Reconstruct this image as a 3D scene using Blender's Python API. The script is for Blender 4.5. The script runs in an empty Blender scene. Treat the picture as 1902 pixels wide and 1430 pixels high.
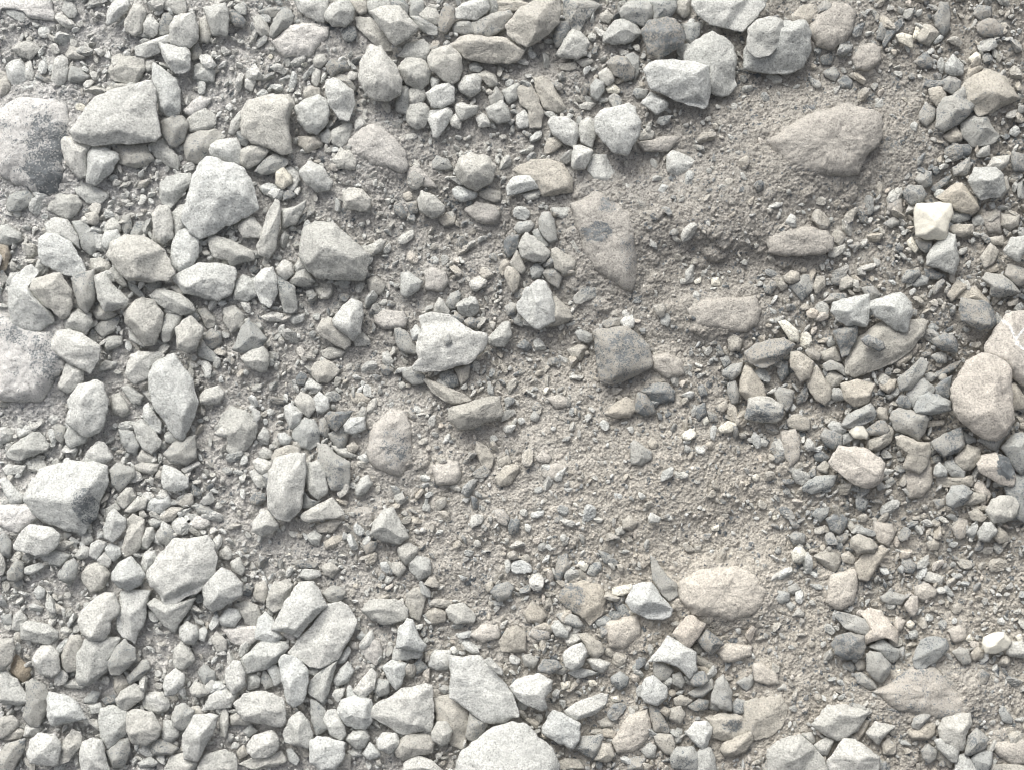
import bpy, math, random
import numpy as np
from mathutils import Matrix, Vector
S = 0.0005                      # metres per photo pixel on the bank
W, H = 1902.0, 1430.0
CX, CY = W/2, H/2
TILT = math.radians(38)         # the gravel bank slopes up, away from the viewer's feet
ROT = Matrix.Rotation(TILT, 4, 'X')
sc = bpy.context.scene
rng = np.random.default_rng(7)

# ------------------------------------------------------------------ camera, sky, sun, exposure
cd = bpy.data.cameras.new('camera'); cam = bpy.data.objects.new('camera', cd); sc.collection.objects.link(cam)
DIST = 1.35
cd.sensor_width = 36.0; cd.sensor_fit = 'HORIZONTAL'
cd.lens = 36.0*DIST/(W*S)
cd.clip_start = 0.01; cd.clip_end = 200
cam.matrix_world = ROT @ Matrix.Translation((0, 0, DIST))
sc.camera = cam
world = bpy.data.worlds.new('World'); sc.world = world; world.use_nodes = True
wn = world.node_tree; wn.nodes.clear()
sky = wn.nodes.new('ShaderNodeTexSky'); sky.sky_type = 'NISHITA'; sky.sun_disc = False
SUN_EL, SUN_AZ = math.radians(70), math.radians(-50)   # azimuth from the up-slope direction, negative = to the left
sky.sun_elevation = SUN_EL; sky.sun_rotation = SUN_AZ
sky.dust_density = 8.0; sky.air_density = 0.6; sky.ozone_density = 0.2
bg = wn.nodes.new('ShaderNodeBackground'); bg.inputs['Strength'].default_value = 0.15
wo = wn.nodes.new('ShaderNodeOutputWorld')
hs = wn.nodes.new('ShaderNodeHueSaturation'); hs.inputs['Saturation'].default_value = .38      # thin high cloud
wn.links.new(sky.outputs[0], hs.inputs['Color']); wn.links.new(hs.outputs[0], bg.inputs[0]); wn.links.new(bg.outputs[0], wo.inputs[0])
sl = bpy.data.lights.new('sun', 'SUN'); sl.energy = 1.15; sl.angle = math.radians(34); sl.color = (1.0, 0.99, 0.90)
so = bpy.data.objects.new('sun', sl); sc.collection.objects.link(so)
sd = Vector((math.sin(SUN_AZ)*math.cos(SUN_EL), math.cos(SUN_AZ)*math.cos(SUN_EL), math.sin(SUN_EL)))
so.rotation_euler = sd.to_track_quat('Z', 'Y').to_euler()
sc.view_settings.view_transform = 'Standard'; sc.view_settings.look = 'None'
sc.view_settings.gamma = 1.0; sc.view_settings.use_curve_mapping = False
sc.view_settings.exposure = 0.30
sc.cycles.use_denoising = True; sc.cycles.denoising_prefilter = 'ACCURATE'; sc.cycles.filter_width = 1.05

# ------------------------------------------------------------------ noise
def _hash(ix, iy, iz, seed):
    h = (ix.astype(np.int64)*374761393 + iy.astype(np.int64)*668265263 + iz.astype(np.int64)*2147483647 + seed*974634777) & 0xffffffff
    h = ((h ^ (h >> 13))*1274126177) & 0xffffffff
    h = ((h ^ (h >> 16))*2246822519) & 0xffffffff
    return ((h ^ (h >> 15)) & 0xffffff)/float(0xffffff)*2-1
def noise2(x, y, seed=0):
    x0 = np.floor(x); y0 = np.floor(y); fx = x-x0; fy = y-y0
    fx = fx*fx*(3-2*fx); fy = fy*fy*(3-2*fy); z = np.zeros_like(x0)
    a = _hash(x0, y0, z, seed); b = _hash(x0+1, y0, z, seed); c = _hash(x0, y0+1, z, seed); d = _hash(x0+1, y0+1, z, seed)
    return (a*(1-fx)+b*fx)*(1-fy)+(c*(1-fx)+d*fx)*fy
def noise3(p, seed=0):
    f0 = np.floor(p); f = p-f0; f = f*f*(3-2*f); r = 0
    for dx in (0, 1):
        for dy in (0, 1):
            for dz in (0, 1):
                w = (f[:, 0] if dx else 1-f[:, 0])*(f[:, 1] if dy else 1-f[:, 1])*(f[:, 2] if dz else 1-f[:, 2])
                r = r + w*_hash(f0[:, 0]+dx, f0[:, 1]+dy, f0[:, 2]+dz, seed)
    return r
def fbm2(x, y, sc_, oct_=4, seed=0, gain=.5):
    r = 0; a = 1; t = 0
    for o in range(oct_):
        r = r+a*noise2(x/sc_+17.3*o, y/sc_-9.1*o, seed+o); t += a; a *= gain; sc_ *= .5
    return r/t

# ------------------------------------------------------------------ what lies where (7 x 10 cells over the bank)
DENS = np.array([[6,7,7,7,6,6,5,3,4,5],[6,7,7,5,4,3,1,1,4,7],[7,9,7,4,6,3,1,2,6,8],[6,8,5,4,5,3,2,7,8,8],
                 [7,9,6,5,3,2,1,3,8,8],[7,8,6,5,5,5,2,3,5,4],[9,9,9,8,7,7,6,3,5,5]], float)/9
DARK = np.array([[1,1,2,2,2,4,5,6,6,7],[1,1,2,3,3,4,5,5,6,7],[1,1,2,4,5,5,4,5,6,7],[1,1,3,4,4,4,5,7,7,7],
                 [1,1,3,4,3,3,3,6,7,7],[0,1,2,4,4,5,4,5,6,5],[0,1,1,1,3,5,5,5,5,5]], float)/9
WARM = np.array([[1,1,2,3,3,4,5,6,6,7],[1,1,2,3,4,4,5,6,6,7],[1,1,2,3,4,5,6,6,7,7],[1,2,3,4,5,6,7,7,7,7],
                 [1,2,3,5,6,7,8,8,8,8],[2,2,3,4,6,7,9,8,8,8],[1,2,2,3,5,7,8,8,8,7]], float)/9
PALE = np.array([[8,8,8,7,6,4,3,2,2,1],[8,8,7,5,3,2,2,2,2,2],[8,8,7,4,3,2,1,2,3,3],[8,8,6,4,3,3,3,3,3,3],
                 [9,8,7,6,5,5,5,5,4,4],[9,9,8,6,5,5,6,5,5,4],[9,9,8,7,6,5,5,4,4,4]], float)/9
def grid(A, x, y):
    x = x+40*noise2(x/90, y/90, 31); y = y+40*noise2(x/90, y/90, 32)
    u = np.clip(x/W*10-.5, 0, 8.999); v = np.clip(y/H*7-.5, 0, 5.999)
    i = u.astype(int); j = v.astype(int); fu = u-i; fv = v-j
    return (A[j, i]*(1-fu)+A[j, i+1]*fu)*(1-fv)+(A[j+1, i]*(1-fu)+A[j+1, i+1]*fu)*fv
HILLS = [(1420, 330, 210, 120, 22), (1330, 440, 120, 60, 12), (1240, 300, 100, 60, -16), (1330, 590, 120, 45, 8), (1340, 1100, 110, 70, 8),
         (1050, 660, 140, 60, -10), (880, 420, 110, 70, -8), (1180, 900, 230, 130, 12), (1620, 260, 40, 130, -8), (1000, 560, 100, 40, -6),
         (560, 700, 110, 160, -8), (1640, 1180, 110, 100, -5), (1300, 480, 120, 35, -10), (1390, 960, 40, 70, -6), (620, 470, 100, 100, -6)]
def macro(x, y):
    x = np.asarray(x, float); y = np.asarray(y, float)
    h = 11*fbm2(x, y, 260, 2, 3)+5*fbm2(x, y, 70, 2, 5)
    for a, b, rx, ry, k in HILLS:
        h = h+1.8*k*np.exp(-((x-a)/rx)**2-((y-b)/ry)**2)
    return h - 6*grid(DENS, x, y)

# ------------------------------------------------------------------ materials
def lerp_tint(ty, r, wm=None):
    T = {'w': (.60, .61, .585, .985), 'p': (.535, .54, .51, .93), 'g': (.465, .47, .445, .66), 'd': (.445, .435, .40, .54), 'b': (.48, .458, .405, .86),
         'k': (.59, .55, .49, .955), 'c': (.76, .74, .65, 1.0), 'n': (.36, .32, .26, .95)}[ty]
    if ty in 'bk' and wm is not None:
        f = min(1., .15+1.15*wm); T = tuple(T[i]*f+(.54, .54, .51)[i]*(1-f) for i in range(3))+(T[3],)
    v = 1+.12*(r.random()-.5); w = .02*(r.random()-.5)
    return (T[0]*v+w, T[1]*v, T[2]*v-w, min(1, max(0, T[3]+(.10*(r.random()-.5) if ty not in 'wcd' else .16*(r.random()-.5)*(ty == 'd')))))
def make_mat(name, grain, rough, speck=2.2):
    m = bpy.data.materials.new(name); m.use_nodes = True; nt = m.node_tree; nt.nodes.clear()
    N = nt.nodes.new; L = nt.links.new
    out = N('ShaderNodeOutputMaterial'); bs = N('ShaderNodeBsdfPrincipled'); L(bs.outputs[0], out.inputs[0])
    bs.inputs['Roughness'].default_value = rough; bs.inputs['Specular IOR Level'].default_value = .25
    at = N('ShaderNodeAttribute'); at.attribute_name = 'tint'
    geo = N('ShaderNodeNewGeometry')
    def noise(scale, det, r=.6, dim='3D'):
        n = N('ShaderNodeTexNoise'); n.inputs['Scale'].default_value = scale; n.inputs['Detail'].default_value = det; n.inputs['Roughness'].default_value = r
        L(geo.outputs['Position'], n.inputs['Vector']); return n
    def math_(op, a, b=None, clamp=False):
        n = N('ShaderNodeMath'); n.operation = op; n.use_clamp = clamp
        for k, v in enumerate((a, b)):
            if v is None: continue
            if isinstance(v, (int, float)): n.inputs[k].default_value = v
            else: L(v, n.inputs[k])
        return n.outputs[0]
    fine = noise(1/.0017, 4, .8); mid = noise(1/.006, 3, .6); big = noise(1/.022, 2, .5)
    # dust lies on the rock where  .55*fine + .45*patches  stays under the coverage
    mask = math_('ADD', math_('MULTIPLY', fine.outputs[0], .58), math_('ADD', math_('MULTIPLY', mid.outputs[0], .24), math_('MULTIPLY', big.outputs[0], .18)))
    thr = math_('ADD', math_('MULTIPLY', at.outputs['Alpha'], .30), .345)
    cov = math_('MULTIPLY', math_('SUBTRACT', thr, mask), 34); cov = math_('ADD', cov, .5, True)
    # bare rock: blue-grey with faint pale veins
    rk = N('ShaderNodeMix'); rk.data_type = 'RGBA'; rk.inputs[6].default_value = (.105, .12, .13, 1); rk.inputs[7].default_value = (.24, .26, .27, 1)
    L(math_('MULTIPLY', math_('SUBTRACT', mid.outputs[0], .3), 2.2, True), rk.inputs[0])
    vein = math_('MULTIPLY', math_('SUBTRACT', .035, math_('ABSOLUTE', math_('SUBTRACT', big.outputs[0], .5))), 16, True)
    rv = N('ShaderNodeMix'); rv.data_type = 'RGBA'; L(math_('MULTIPLY', vein, .55), rv.inputs[0]); L(rk.outputs[2], rv.inputs[6]); rv.inputs[7].default_value = (.48, .50, .50, 1)
    # dust: tint with mottling and sandy specks
    hsv = N('ShaderNodeHueSaturation'); L(at.outputs['Color'], hsv.inputs['Color'])
    pit = math_('MULTIPLY', math_('SUBTRACT', .425, fine.outputs[0]), 6*(speck > 1), True)      # dark mineral specks in the dust
    L(math_('MULTIPLY', math_('SUBTRACT', 1, math_('MULTIPLY', pit, .55)), math_('ADD', math_('MULTIPLY', fine.outputs[0], speck), math_('ADD', math_('MULTIPLY', mid.outputs[0], .7), .68-speck/2))), hsv.inputs['Value'])
    mx = N('ShaderNodeMix'); mx.data_type = 'RGBA'; L(cov, mx.inputs[0]); L(rv.outputs[2], mx.inputs[6]); L(hsv.outputs[0], mx.inputs[7])
    wear = math_('MULTIPLY', math_('MULTIPLY', math_('SUBTRACT', geo.outputs['Pointiness'], .535), 9, True), .5*(speck < 2.5))    # rubbed edges
    we = N('ShaderNodeMix'); we.data_type = 'RGBA'; L(wear, we.inputs[0]); L(mx.outputs[2], we.inputs[6]); we.inputs[7].default_value = (.56, .57, .56, 1)
    L(we.outputs[2], bs.inputs['Base Color'])
    hgt = math_('ADD', math_('MULTIPLY', fine.outputs[0], 1.0), math_('MULTIPLY', mid.outputs[0], .8))
    hgt = math_('ADD', hgt, math_('MULTIPLY', cov, .12))
    bp = N('ShaderNodeBump'); bp.inputs['Strength'].default_value = grain; bp.inputs['Distance'].default_value = .0012
    L(hgt, bp.inputs['Height']); L(bp.outputs[0], bs.inputs['Normal'])
    return m
M_STONE = make_mat('dusty_limestone', .9, .9)
M_SMOOTH = make_mat('quartz', .22, .55, .7)
M_DIRT = make_mat('crushed_dirt', 1.0, .95, 2.8)

def mesh_obj(name, V, F, tint, mat, smooth=True, loc=None):
    """V in photo-pixel units on the bank (x right, y up, z out); F list of int arrays (n,3)/(n,4); tint (n,4) or one colour"""
    me = bpy.data.meshes.new(name)
    V = np.asarray(V, float)*S
    nv = len(V); me.vertices.add(nv); me.vertices.foreach_set('co', V.astype(np.float32).ravel())
    fl = [f for f in F if len(f)]
    loops = np.concatenate([f.ravel() for f in fl]).astype(np.int32)
    sizes = np.concatenate([np.full(len(f), f.shape[1]) for f in fl]); starts = np.concatenate([[0], np.cumsum(sizes)[:-1]]).astype(np.int32)
    me.loops.add(len(loops)); me.loops.foreach_set('vertex_index', loops)
    me.polygons.add(len(sizes)); me.polygons.foreach_set('loop_start', starts)
    me.update(calc_edges=True)
    me.polygons.foreach_set('use_smooth', np.full(len(sizes), smooth) if isinstance(smooth, bool) else smooth)
    a = me.attributes.new('tint', 'FLOAT_COLOR', 'POINT')
    t = np.asarray(tint, np.float32)
    if t.ndim == 1: t = np.tile(t, (nv, 1))
    a.data.foreach_set('color', t.ravel())
    me.materials.append(mat); me.validate()
    o = bpy.data.objects.new(name, me); sc.collection.objects.link(o)
    o.matrix_world = ROT @ Matrix.Translation(Vector(loc)*S if loc is not None else Vector((0, 0, 0)))
    return o

# ------------------------------------------------------------------ stones
DATA = """p0|0,3 93,1 102,27 101,41 80,37 53,35 49,24 16,20 0,21||flat crumbly white stone lying half sunk in the top left corner
w1|15,21 32,19 49,25 50,37 44,44 29,37 16,29||
p1|125,4 138,11 146,24 141,35 128,33 117,21||
g1|159,13 170,3 197,1 198,5 173,15||
w2|205,50 201,44 205,21 215,5 239,4 244,13 240,21 221,40||
p2|235,50 236,43 252,13 266,15 275,27 268,48 266,64 252,70 238,62||pale grey chunky stone a little left of the steep white block
w2|268,50 276,37 287,37 298,49 295,64 286,72 271,64||
g2|299,66 298,48 306,29 316,28 323,40 317,64 306,68||
w2|320,56 329,37 364,28 371,53 372,77 357,93 321,88||steep-sided white block above the pointed white stone near the top left
p1|372,40 383,31 392,48 393,66 387,80 373,77||
p2|380,19 422,12 428,32 425,69 399,68 392,48 385,29||pale grey compact stone a little right of the steep white block
d1|428,21 441,21 457,40 454,54 436,50 428,40||
p1|436,16 452,5 458,19 457,29 446,27||
b1|300,8 313,1 345,1 348,21 337,32 319,24 300,16||
w2|255,98 256,90 287,77 316,68 320,82 303,90 300,101 276,109 258,106||white narrow level stone just below left of the steep white block
w3|302,86 316,90 351,96 357,106 357,133 348,139 332,141 316,125 308,106||white chunky stone just below the steep white block
g1|356,88 367,80 375,98 375,109 359,113 355,104||
p1|361,125 377,117 393,124 399,138 396,154 377,150 361,146||
p1|272,113 287,112 287,130 276,134 268,130||
w2|287,120 308,133 332,154 337,170 336,213 313,218 300,205 295,175 287,154|300 207 336 198 0.05 1.3|tall white stone with pointed top standing against the trapezoid slab
p1|207,125 221,112 239,108 268,110 270,130 255,159 213,151 205,135||pale grey chunky stone just above the white trapezoid slab
p1|205,157 250,157 251,165 231,175 205,173||
w3|143,250 149,239 170,210 186,186 221,175 247,170 276,159 288,159 296,175 295,205 304,255 295,268 239,271 210,271 186,275 149,263|146 256 303 256 0.05 1.4|large flat white trapezoid slab with rough top, beside the dark-patched boulder
g2|303,228 327,215 343,221 351,236 343,263 329,274 316,271 306,247|328 218 325 268 0.2 0.9|grey chunky stone just right of the white trapezoid slab
p0|340,207 356,191 372,181 393,186 372,210 353,215||
p1|348,226 359,210 380,202 399,215 401,231 385,242 353,244||pale grey chunky stone a little below right of the tall pointed white stone
p1|425,247 430,226 446,207 452,221 444,239 433,251||
g1|343,255 372,244 399,242 420,256 396,268 393,287 372,306 348,295 341,271||grey chunky stone just above the white kite-shaped slab
w2|392,271 412,263 441,259 449,279 445,311 425,306 396,292 391,279||white chunky stone just above the white kite-shaped slab
g1|437,244 449,242 462,258 457,274 446,268||
p2|448,282 462,274 489,272 499,284 486,300 462,316 449,306||pale grey chunky stone just above right of the white kite-shaped slab
d0|0,207 24,191 53,186 106,186 128,202 129,239 125,279 120,319 109,356 90,361 61,353 27,340 0,319||large half-buried boulder with a bare dark grey patch at the left edge
w2|118,263 128,258 149,262 173,276 165,290 165,329 154,333 138,319 125,298||white long upright stone a little right of the dark-patched boulder
w2|169,290 178,278 202,279 223,290 224,300 213,319 183,347 167,340||white chunky stone just below left of the white trapezoid slab
g1|213,276 271,271 286,298 274,308 255,313 226,306||grey long level stone just below the white trapezoid slab
p1|276,271 308,259 319,276 332,295 332,316 311,308 287,290||pale grey long slanting stone just below right of the white trapezoid slab
p1|134,332 159,337 191,356 201,364 186,379 162,377 143,359||pale grey long slanting stone a little below left of the white trapezoid slab
p1|300,343 313,329 356,325 359,339 343,359 321,383 313,393 300,372||pale grey chunky stone just left of the white kite-shaped slab
w1|13,125 24,117 40,112 49,128 50,149 40,159 24,159 16,143||white chunky stone a little above the dark-patched boulder
w1|98,149 104,112 117,104 128,114 129,135 122,157 106,161||white long upright stone a little below right of the white corner stone
g1|129,143 133,126 149,130 167,145 149,154 130,154||
w1|32,165 48,154 72,149 72,162 48,175 35,174||
b1|24,93 40,80 64,80 76,93 58,112 40,106||
p1|125,104 133,88 149,93 159,109 143,112 128,109||
b1|0,133 13,141 21,162 11,175 0,178||
w1|48,125 58,114 64,138 61,151 50,146||
p1|0,207 13,205 21,223 8,242 0,247||
p1|0,252 11,263 13,276 0,287||
w1|456,149 468,145 476,151 468,170 457,165||
g1|481,24 495,16 532,15 542,24 526,29 510,35 492,32||
g2|504,61 510,43 526,21 540,24 548,35 542,50 526,61 510,74 505,70|540 24 508 72 0.9 0.1|grey narrow slanting stone a little below left of the top-edge wedge
p1|471,35 484,28 497,45 503,64 487,69 476,58||
w2|548,1 610,1 610,27 603,46 577,37 561,27||pale wedge-shaped stone hanging from the top edge of the picture, left of centre
p2|606,35 614,16 635,3 646,3 659,21 657,40 643,54 622,52 609,43||pale grey compact stone just right of the top-edge wedge
b1|651,3 681,1 681,24 670,29 659,19||
p1|683,3 723,1 726,20 699,24 688,31 682,16||
g1|728,3 750,1 760,16 755,32 747,20 728,19||
g1|762,19 766,3 787,4 787,24 776,37 763,35||
p3|691,29 726,20 744,19 760,40 776,58 771,69 736,92 726,82 707,56||flat pale grey diamond-shaped stone near the top edge above the egg-shaped stone
g2|764,35 779,35 815,56 812,69 795,68 777,56||
p1|780,29 795,16 811,21 819,35 813,49 792,45||
d2|815,48 821,24 832,13 843,21 845,43 829,66 817,61||
w2|847,21 861,11 890,1 904,3 908,21 885,40 869,39 848,37||white long level stone a little above the long sandy stone
g1|840,50 853,41 872,40 885,64 866,66 843,61||
g2|877,45 912,29 946,23 951,32 936,56 909,72 885,66||grey long level stone just left of the big sandy top boulder
b2|840,88 859,74 874,70 944,77 959,88 974,98 959,117 944,122 896,120 866,112||long sandy stone with rounded ends lying level near the top centre
w3|670,149 675,120 691,92 712,97 734,128 747,154 744,181 720,193 699,191 678,175|673 170 715 101 0.8 0.25|large pale egg-shaped stone with a low diagonal ridge, below the grey diamond stone
p2|740,133 755,112 784,114 800,133 795,159 781,170 755,159||pale grey chunky stone just right of the egg-shaped stone
p2|796,117 805,98 835,90 853,106 859,130 853,151 840,159 824,151 803,133||pale grey chunky stone just left of the long sandy stone
p1|742,106 755,85 787,76 799,90 797,109 789,117 773,114||pale grey chunky stone a little below right of the grey diamond stone
b1|662,37 688,35 704,53 726,82 734,93 715,96 688,77 665,53||sandy tan narrow slanting stone just left of the grey diamond stone
g1|635,64 646,50 659,53 663,69 654,80 641,77||
b0|508,80 542,50 588,45 611,53 606,72 588,90 577,106 529,109||big sandy tan half-buried stone just below left of the top-edge wedge
w1|581,114 588,104 603,104 606,117 595,128 585,124||
d1|606,122 617,113 643,116 649,130 630,135 617,145 609,135||
p1|580,138 588,128 595,133 594,151 588,161 580,154||
g1|617,149 630,137 651,146 661,165 657,173 643,162 625,154||
w3|609,159 622,151 635,157 658,173 661,197 650,228 633,223 617,202 610,181||white leaf-shaped stone standing upright just left of the egg-shaped stone
p2|549,205 564,191 593,181 609,191 614,210 605,236 590,250 574,248 558,228||pale grey compact stone just right of the layered grey-white block
b1|565,170 574,161 593,165 595,181 577,186 566,181||
g2|736,197 742,165 760,161 763,186 755,214 738,207||
p2|760,173 773,155 787,167 792,183 779,197 764,194||
p2|756,218 763,197 781,190 797,202 799,221 787,239 773,242 758,231||pale grey compact stone a little below right of the egg-shaped stone
w2|793,178 808,165 835,157 844,170 843,194 821,203 803,202||white chunky stone a little right of the egg-shaped stone
w2|793,221 800,210 832,202 840,213 832,234 813,258 805,256 803,239|837 210 805 244 0.1 0.8|white chunky stone a little above left of the knobbly round stone
w2|799,149 803,146 816,151 813,162 803,166||
w2|852,159 866,145 885,142 894,151 890,173 874,183 856,173||
p2|847,199 859,194 869,199 888,201 885,213 866,224 856,226 848,213||
w2|835,223 848,215 856,226 855,242 840,236||
w2|885,221 898,213 910,226 909,236 890,238||
p2|904,205 933,190 946,210 946,228 925,231 909,221||
g1|909,183 922,163 936,181 933,194 912,197||
p1|882,141 904,133 922,143 925,159 909,162 896,151||
g1|872,122 885,117 896,128 890,135 874,133||
b0|646,263 673,239 699,234 726,252 752,282 755,308 747,321 699,306 662,287||big rounded sandy hump half buried below the egg-shaped stone
p1|614,247 646,228 655,236 649,258 635,274 619,268||
w1|595,250 609,240 617,255 609,267 598,263||
b1|554,255 572,254 590,251 598,271 572,284 556,271||
p1|618,298 630,284 659,276 663,300 659,316 630,313||
w2|557,321 574,302 601,313 617,340 611,353 590,357 569,343||white chunky stone a little below right of the layered grey-white block
c2|514,321 526,313 541,329 542,340 526,352 514,343||
w1|532,316 537,308 553,321 556,335 549,339 537,327||
g2|476,319 489,298 510,287 534,298 534,306 513,321 487,325||grey long level stone just below the layered grey-white block
w1|481,348 497,340 513,345 518,361 500,364 487,359||
p2|847,319 853,298 874,288 906,295 920,313 914,340 885,356 859,343||knobbly round white stone alone on dirt right of the buried sandy hump
w2|840,353 853,347 885,359 880,369 856,375 845,367||
b1|888,361 906,348 928,356 930,372 917,375 896,367||
g1|803,303 811,290 832,298 840,313 819,316 805,313||
p2|638,356 651,351 673,353 688,372 686,385 678,393 641,388||pale grey chunky stone a little above right of the blunt axe-head stone
p2|776,372 784,357 805,364 824,383 824,393 803,406 781,391||pale grey chunky stone a little below right of the buried sandy hump
d1|718,231 728,224 744,231 742,242 726,243||
b0|755,313 773,308 792,324 811,348 779,345 760,332||
p2|452,213 460,197 476,189 508,179 537,181 549,197 540,215 537,239 545,282 524,287 497,274 471,266 455,252||broad grey-white block with layered front, right of the tall pointed stone
b3|940,56 968,24 997,5 1013,1 1034,3 1040,21 1037,50 1021,66 981,92 960,85 947,69||big smooth sandy-grey boulder leaning at the top edge right of the long sandy stone
b1|920,3 963,1 992,11 984,21 963,20 920,25||sandy tan narrow level stone just above left of the big sandy top boulder
g1|1048,3 1085,1 1114,11 1090,35 1077,58 1061,56 1048,35||grey chunky stone just right of the big sandy top boulder
d2|1028,66 1034,45 1055,43 1058,56 1050,88 1034,90 1028,77||
p2|1037,101 1050,77 1063,60 1079,66 1094,85 1087,106 1069,113 1040,109||pale grey chunky stone a little below right of the big sandy top boulder
b1|1115,29 1127,21 1138,32 1130,44 1117,40||
p2|1121,69 1141,43 1159,39 1178,48 1190,66 1172,80 1143,86 1122,82||pale grey chunky stone just left of the dark blue-grey nugget
g2|1150,27 1164,9 1188,5 1212,11 1212,35 1196,52 1178,48 1154,37||grey chunky stone just above left of the dark blue-grey nugget
g2|1202,8 1226,1 1252,3 1255,21 1239,40 1214,44 1212,19||grey chunky stone just above the dark blue-grey nugget
b1|1257,8 1265,1 1281,3 1279,29 1268,35 1255,24||
d3|1191,66 1202,48 1233,43 1249,48 1268,72 1265,90 1239,106 1220,116 1202,106 1194,85||dark blue-grey faceted nugget with pale scuffed edges above the white brick stone
w3|1281,16 1289,1 1419,1 1411,24 1382,56 1372,65 1345,57 1316,53 1295,35|1356 1 1316 56 0.7 0.1|large pale angular slab cut off by the top edge, right of centre
g2|1269,50 1284,48 1300,46 1297,69 1284,88 1271,77||
p2|1268,106 1287,88 1319,66 1340,77 1358,96 1362,112 1358,149 1362,165 1348,182 1319,181 1311,170 1313,133 1271,122||large pale slumped stone tucked behind the right end of the white brick stone
w3|1195,141 1202,130 1215,122 1249,121 1313,130 1311,186 1303,210 1279,203 1244,191 1207,173|1204 173 1312 183 0.03 1.6|bright white brick-shaped stone with a flat clean top near the top right
w2|1191,197 1207,177 1239,194 1236,205 1218,217||
d2|1126,122 1141,110 1162,112 1175,133 1176,149 1159,153 1141,143||dark grey chunky stone a little left of the white brick stone
g1|1162,109 1175,102 1186,109 1186,138 1178,151 1172,130||
p2|1111,141 1125,130 1138,141 1139,154 1127,163 1114,151||
g2|1095,165 1106,151 1121,157 1121,173 1109,189 1098,181||
c1|1125,167 1138,157 1151,170 1148,175 1130,174||
g1|1175,175 1180,167 1202,170 1199,183 1183,186||
p1|1077,197 1093,190 1106,194 1095,205 1079,203||
w3|1103,228 1122,210 1164,202 1175,210 1186,239 1183,258 1172,274 1162,292 1141,292 1125,276 1106,252||lumpy white stone with rough broken top, below left of the white brick stone
p2|1077,231 1090,222 1103,228 1105,255 1098,276 1079,266 1075,247||
w2|1017,231 1029,221 1055,221 1069,234 1075,250 1065,274 1048,268 1026,250||white chunky stone a little left of the lumpy white stone
b1|1012,276 1018,260 1034,256 1045,266 1037,276 1024,284 1013,287||
w2|1065,276 1079,274 1101,284 1095,300 1085,316 1063,316 1061,298||white compact stone a little above right of the domed sandy stone
w1|1090,300 1103,290 1125,290 1135,311 1144,329 1127,340 1103,332 1093,319||white chunky stone just below left of the lumpy white stone
w1|1239,292 1249,282 1273,290 1292,303 1276,319 1257,328 1239,319||crinkled pale stone sitting alone on smooth dirt below the white brick stone
b1|993,149 1010,145 1026,159 1050,202 1034,210 1010,202 997,173||sandy tan narrow slanting stone a little below the big sandy top boulder
b1|960,167 986,159 1000,186 1009,210 1005,236 984,239 981,207 968,197||sandy tan long upright stone a little below right of the long sandy stone
w1|960,218 973,207 982,218 981,236 965,240 959,231||
p1|933,170 960,157 966,162 960,186 944,194||
b1|955,319 986,300 1018,298 1045,308 1063,335 1062,356 1008,364 1000,345||domed sandy stone with a white wedge stone leaning on its left side
w2|941,351 952,332 992,319 1002,329 1000,351 963,360 944,364||white narrow level stone just left of the domed sandy stone
p1|970,361 1000,353 1002,367 981,373||
b1|1040,120 1069,117 1070,128 1058,133 1042,130||
b1|1069,114 1093,110 1101,117 1082,126||
b0|1186,266 1252,254 1261,259 1239,282 1199,282||sandy tan half-buried stone just right of the lumpy white stone
p1|1187,250 1202,238 1215,247 1210,258 1188,262||
w1|1222,356 1228,345 1239,348 1231,360||
p4|1384,66 1400,50 1424,46 1443,53 1443,74 1432,101 1419,114 1395,117 1379,101||grey rounded flake leaning on the front of the cream-topped boulder
p2|1400,56 1440,48 1488,46 1501,66 1498,101 1485,128 1461,141 1427,141 1379,133 1380,106|1384 92 1501 82 0.05 0.8|blocky boulder with bright cream top and shaded sandy front near the top right
b1|1469,32 1490,13 1514,11 1512,35 1498,48 1472,48||
b0|1512,35 1549,8 1573,13 1583,29 1581,61 1549,90 1517,88 1501,66||big sandy tan half-buried stone just above right of the cream-topped boulder
b0|1583,112 1597,88 1621,80 1634,93 1636,114 1613,130 1591,128||sandy tan half-buried stone a little above right of the smooth dirt-covered slab
d1|1735,32 1745,7 1759,9 1763,32 1761,56 1751,68 1735,50||dark grey upright stone half in dirt near the top right corner
d1|1628,72 1634,45 1650,44 1647,61 1639,76||
d1|1639,80 1650,53 1674,35 1676,48 1658,69 1642,89||
c2|1663,69 1674,65 1691,70 1692,93 1668,80||
c1|1694,72 1700,53 1707,53 1703,74||
b1|1703,72 1713,49 1727,49 1743,64 1724,85 1706,80||
d1|1696,117 1719,98 1731,114 1729,128 1711,128||
p2|1751,125 1765,106 1783,125 1783,141 1767,145 1751,137||
c1|1796,112 1809,101 1818,106 1817,120 1804,121||
b1|1793,141 1799,125 1812,122 1822,128 1806,143 1796,149||
b1|1777,170 1799,149 1825,133 1857,141 1876,170 1889,186 1830,213 1814,217 1801,199 1783,181||wide dusty beige boulder near the right edge with a tiny white chip on top
c3|1830,181 1846,177 1853,186 1841,191||
d2|1747,154 1759,146 1779,154 1777,167 1764,178 1748,170||
b2|1721,170 1743,165 1752,181 1748,191 1736,201 1723,186||
g2|1736,207 1743,191 1769,178 1788,191 1801,201 1793,218 1769,236 1748,247 1733,239|1743 197 1793 213 0.2 0.5|sparkling light grey broken stone just left below the dusty right-hand boulder
d1|1707,210 1719,195 1739,202 1732,226 1719,236 1706,223||
g1|1783,231 1804,218 1830,218 1838,234 1852,255 1841,268 1804,274 1785,252||grey chunky stone just below the dusty right-hand boulder
b1|1751,255 1772,236 1785,252 1783,263 1764,266||
d0|1812,50 1825,40 1841,40 1862,56 1857,69 1825,69 1814,61||
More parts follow.
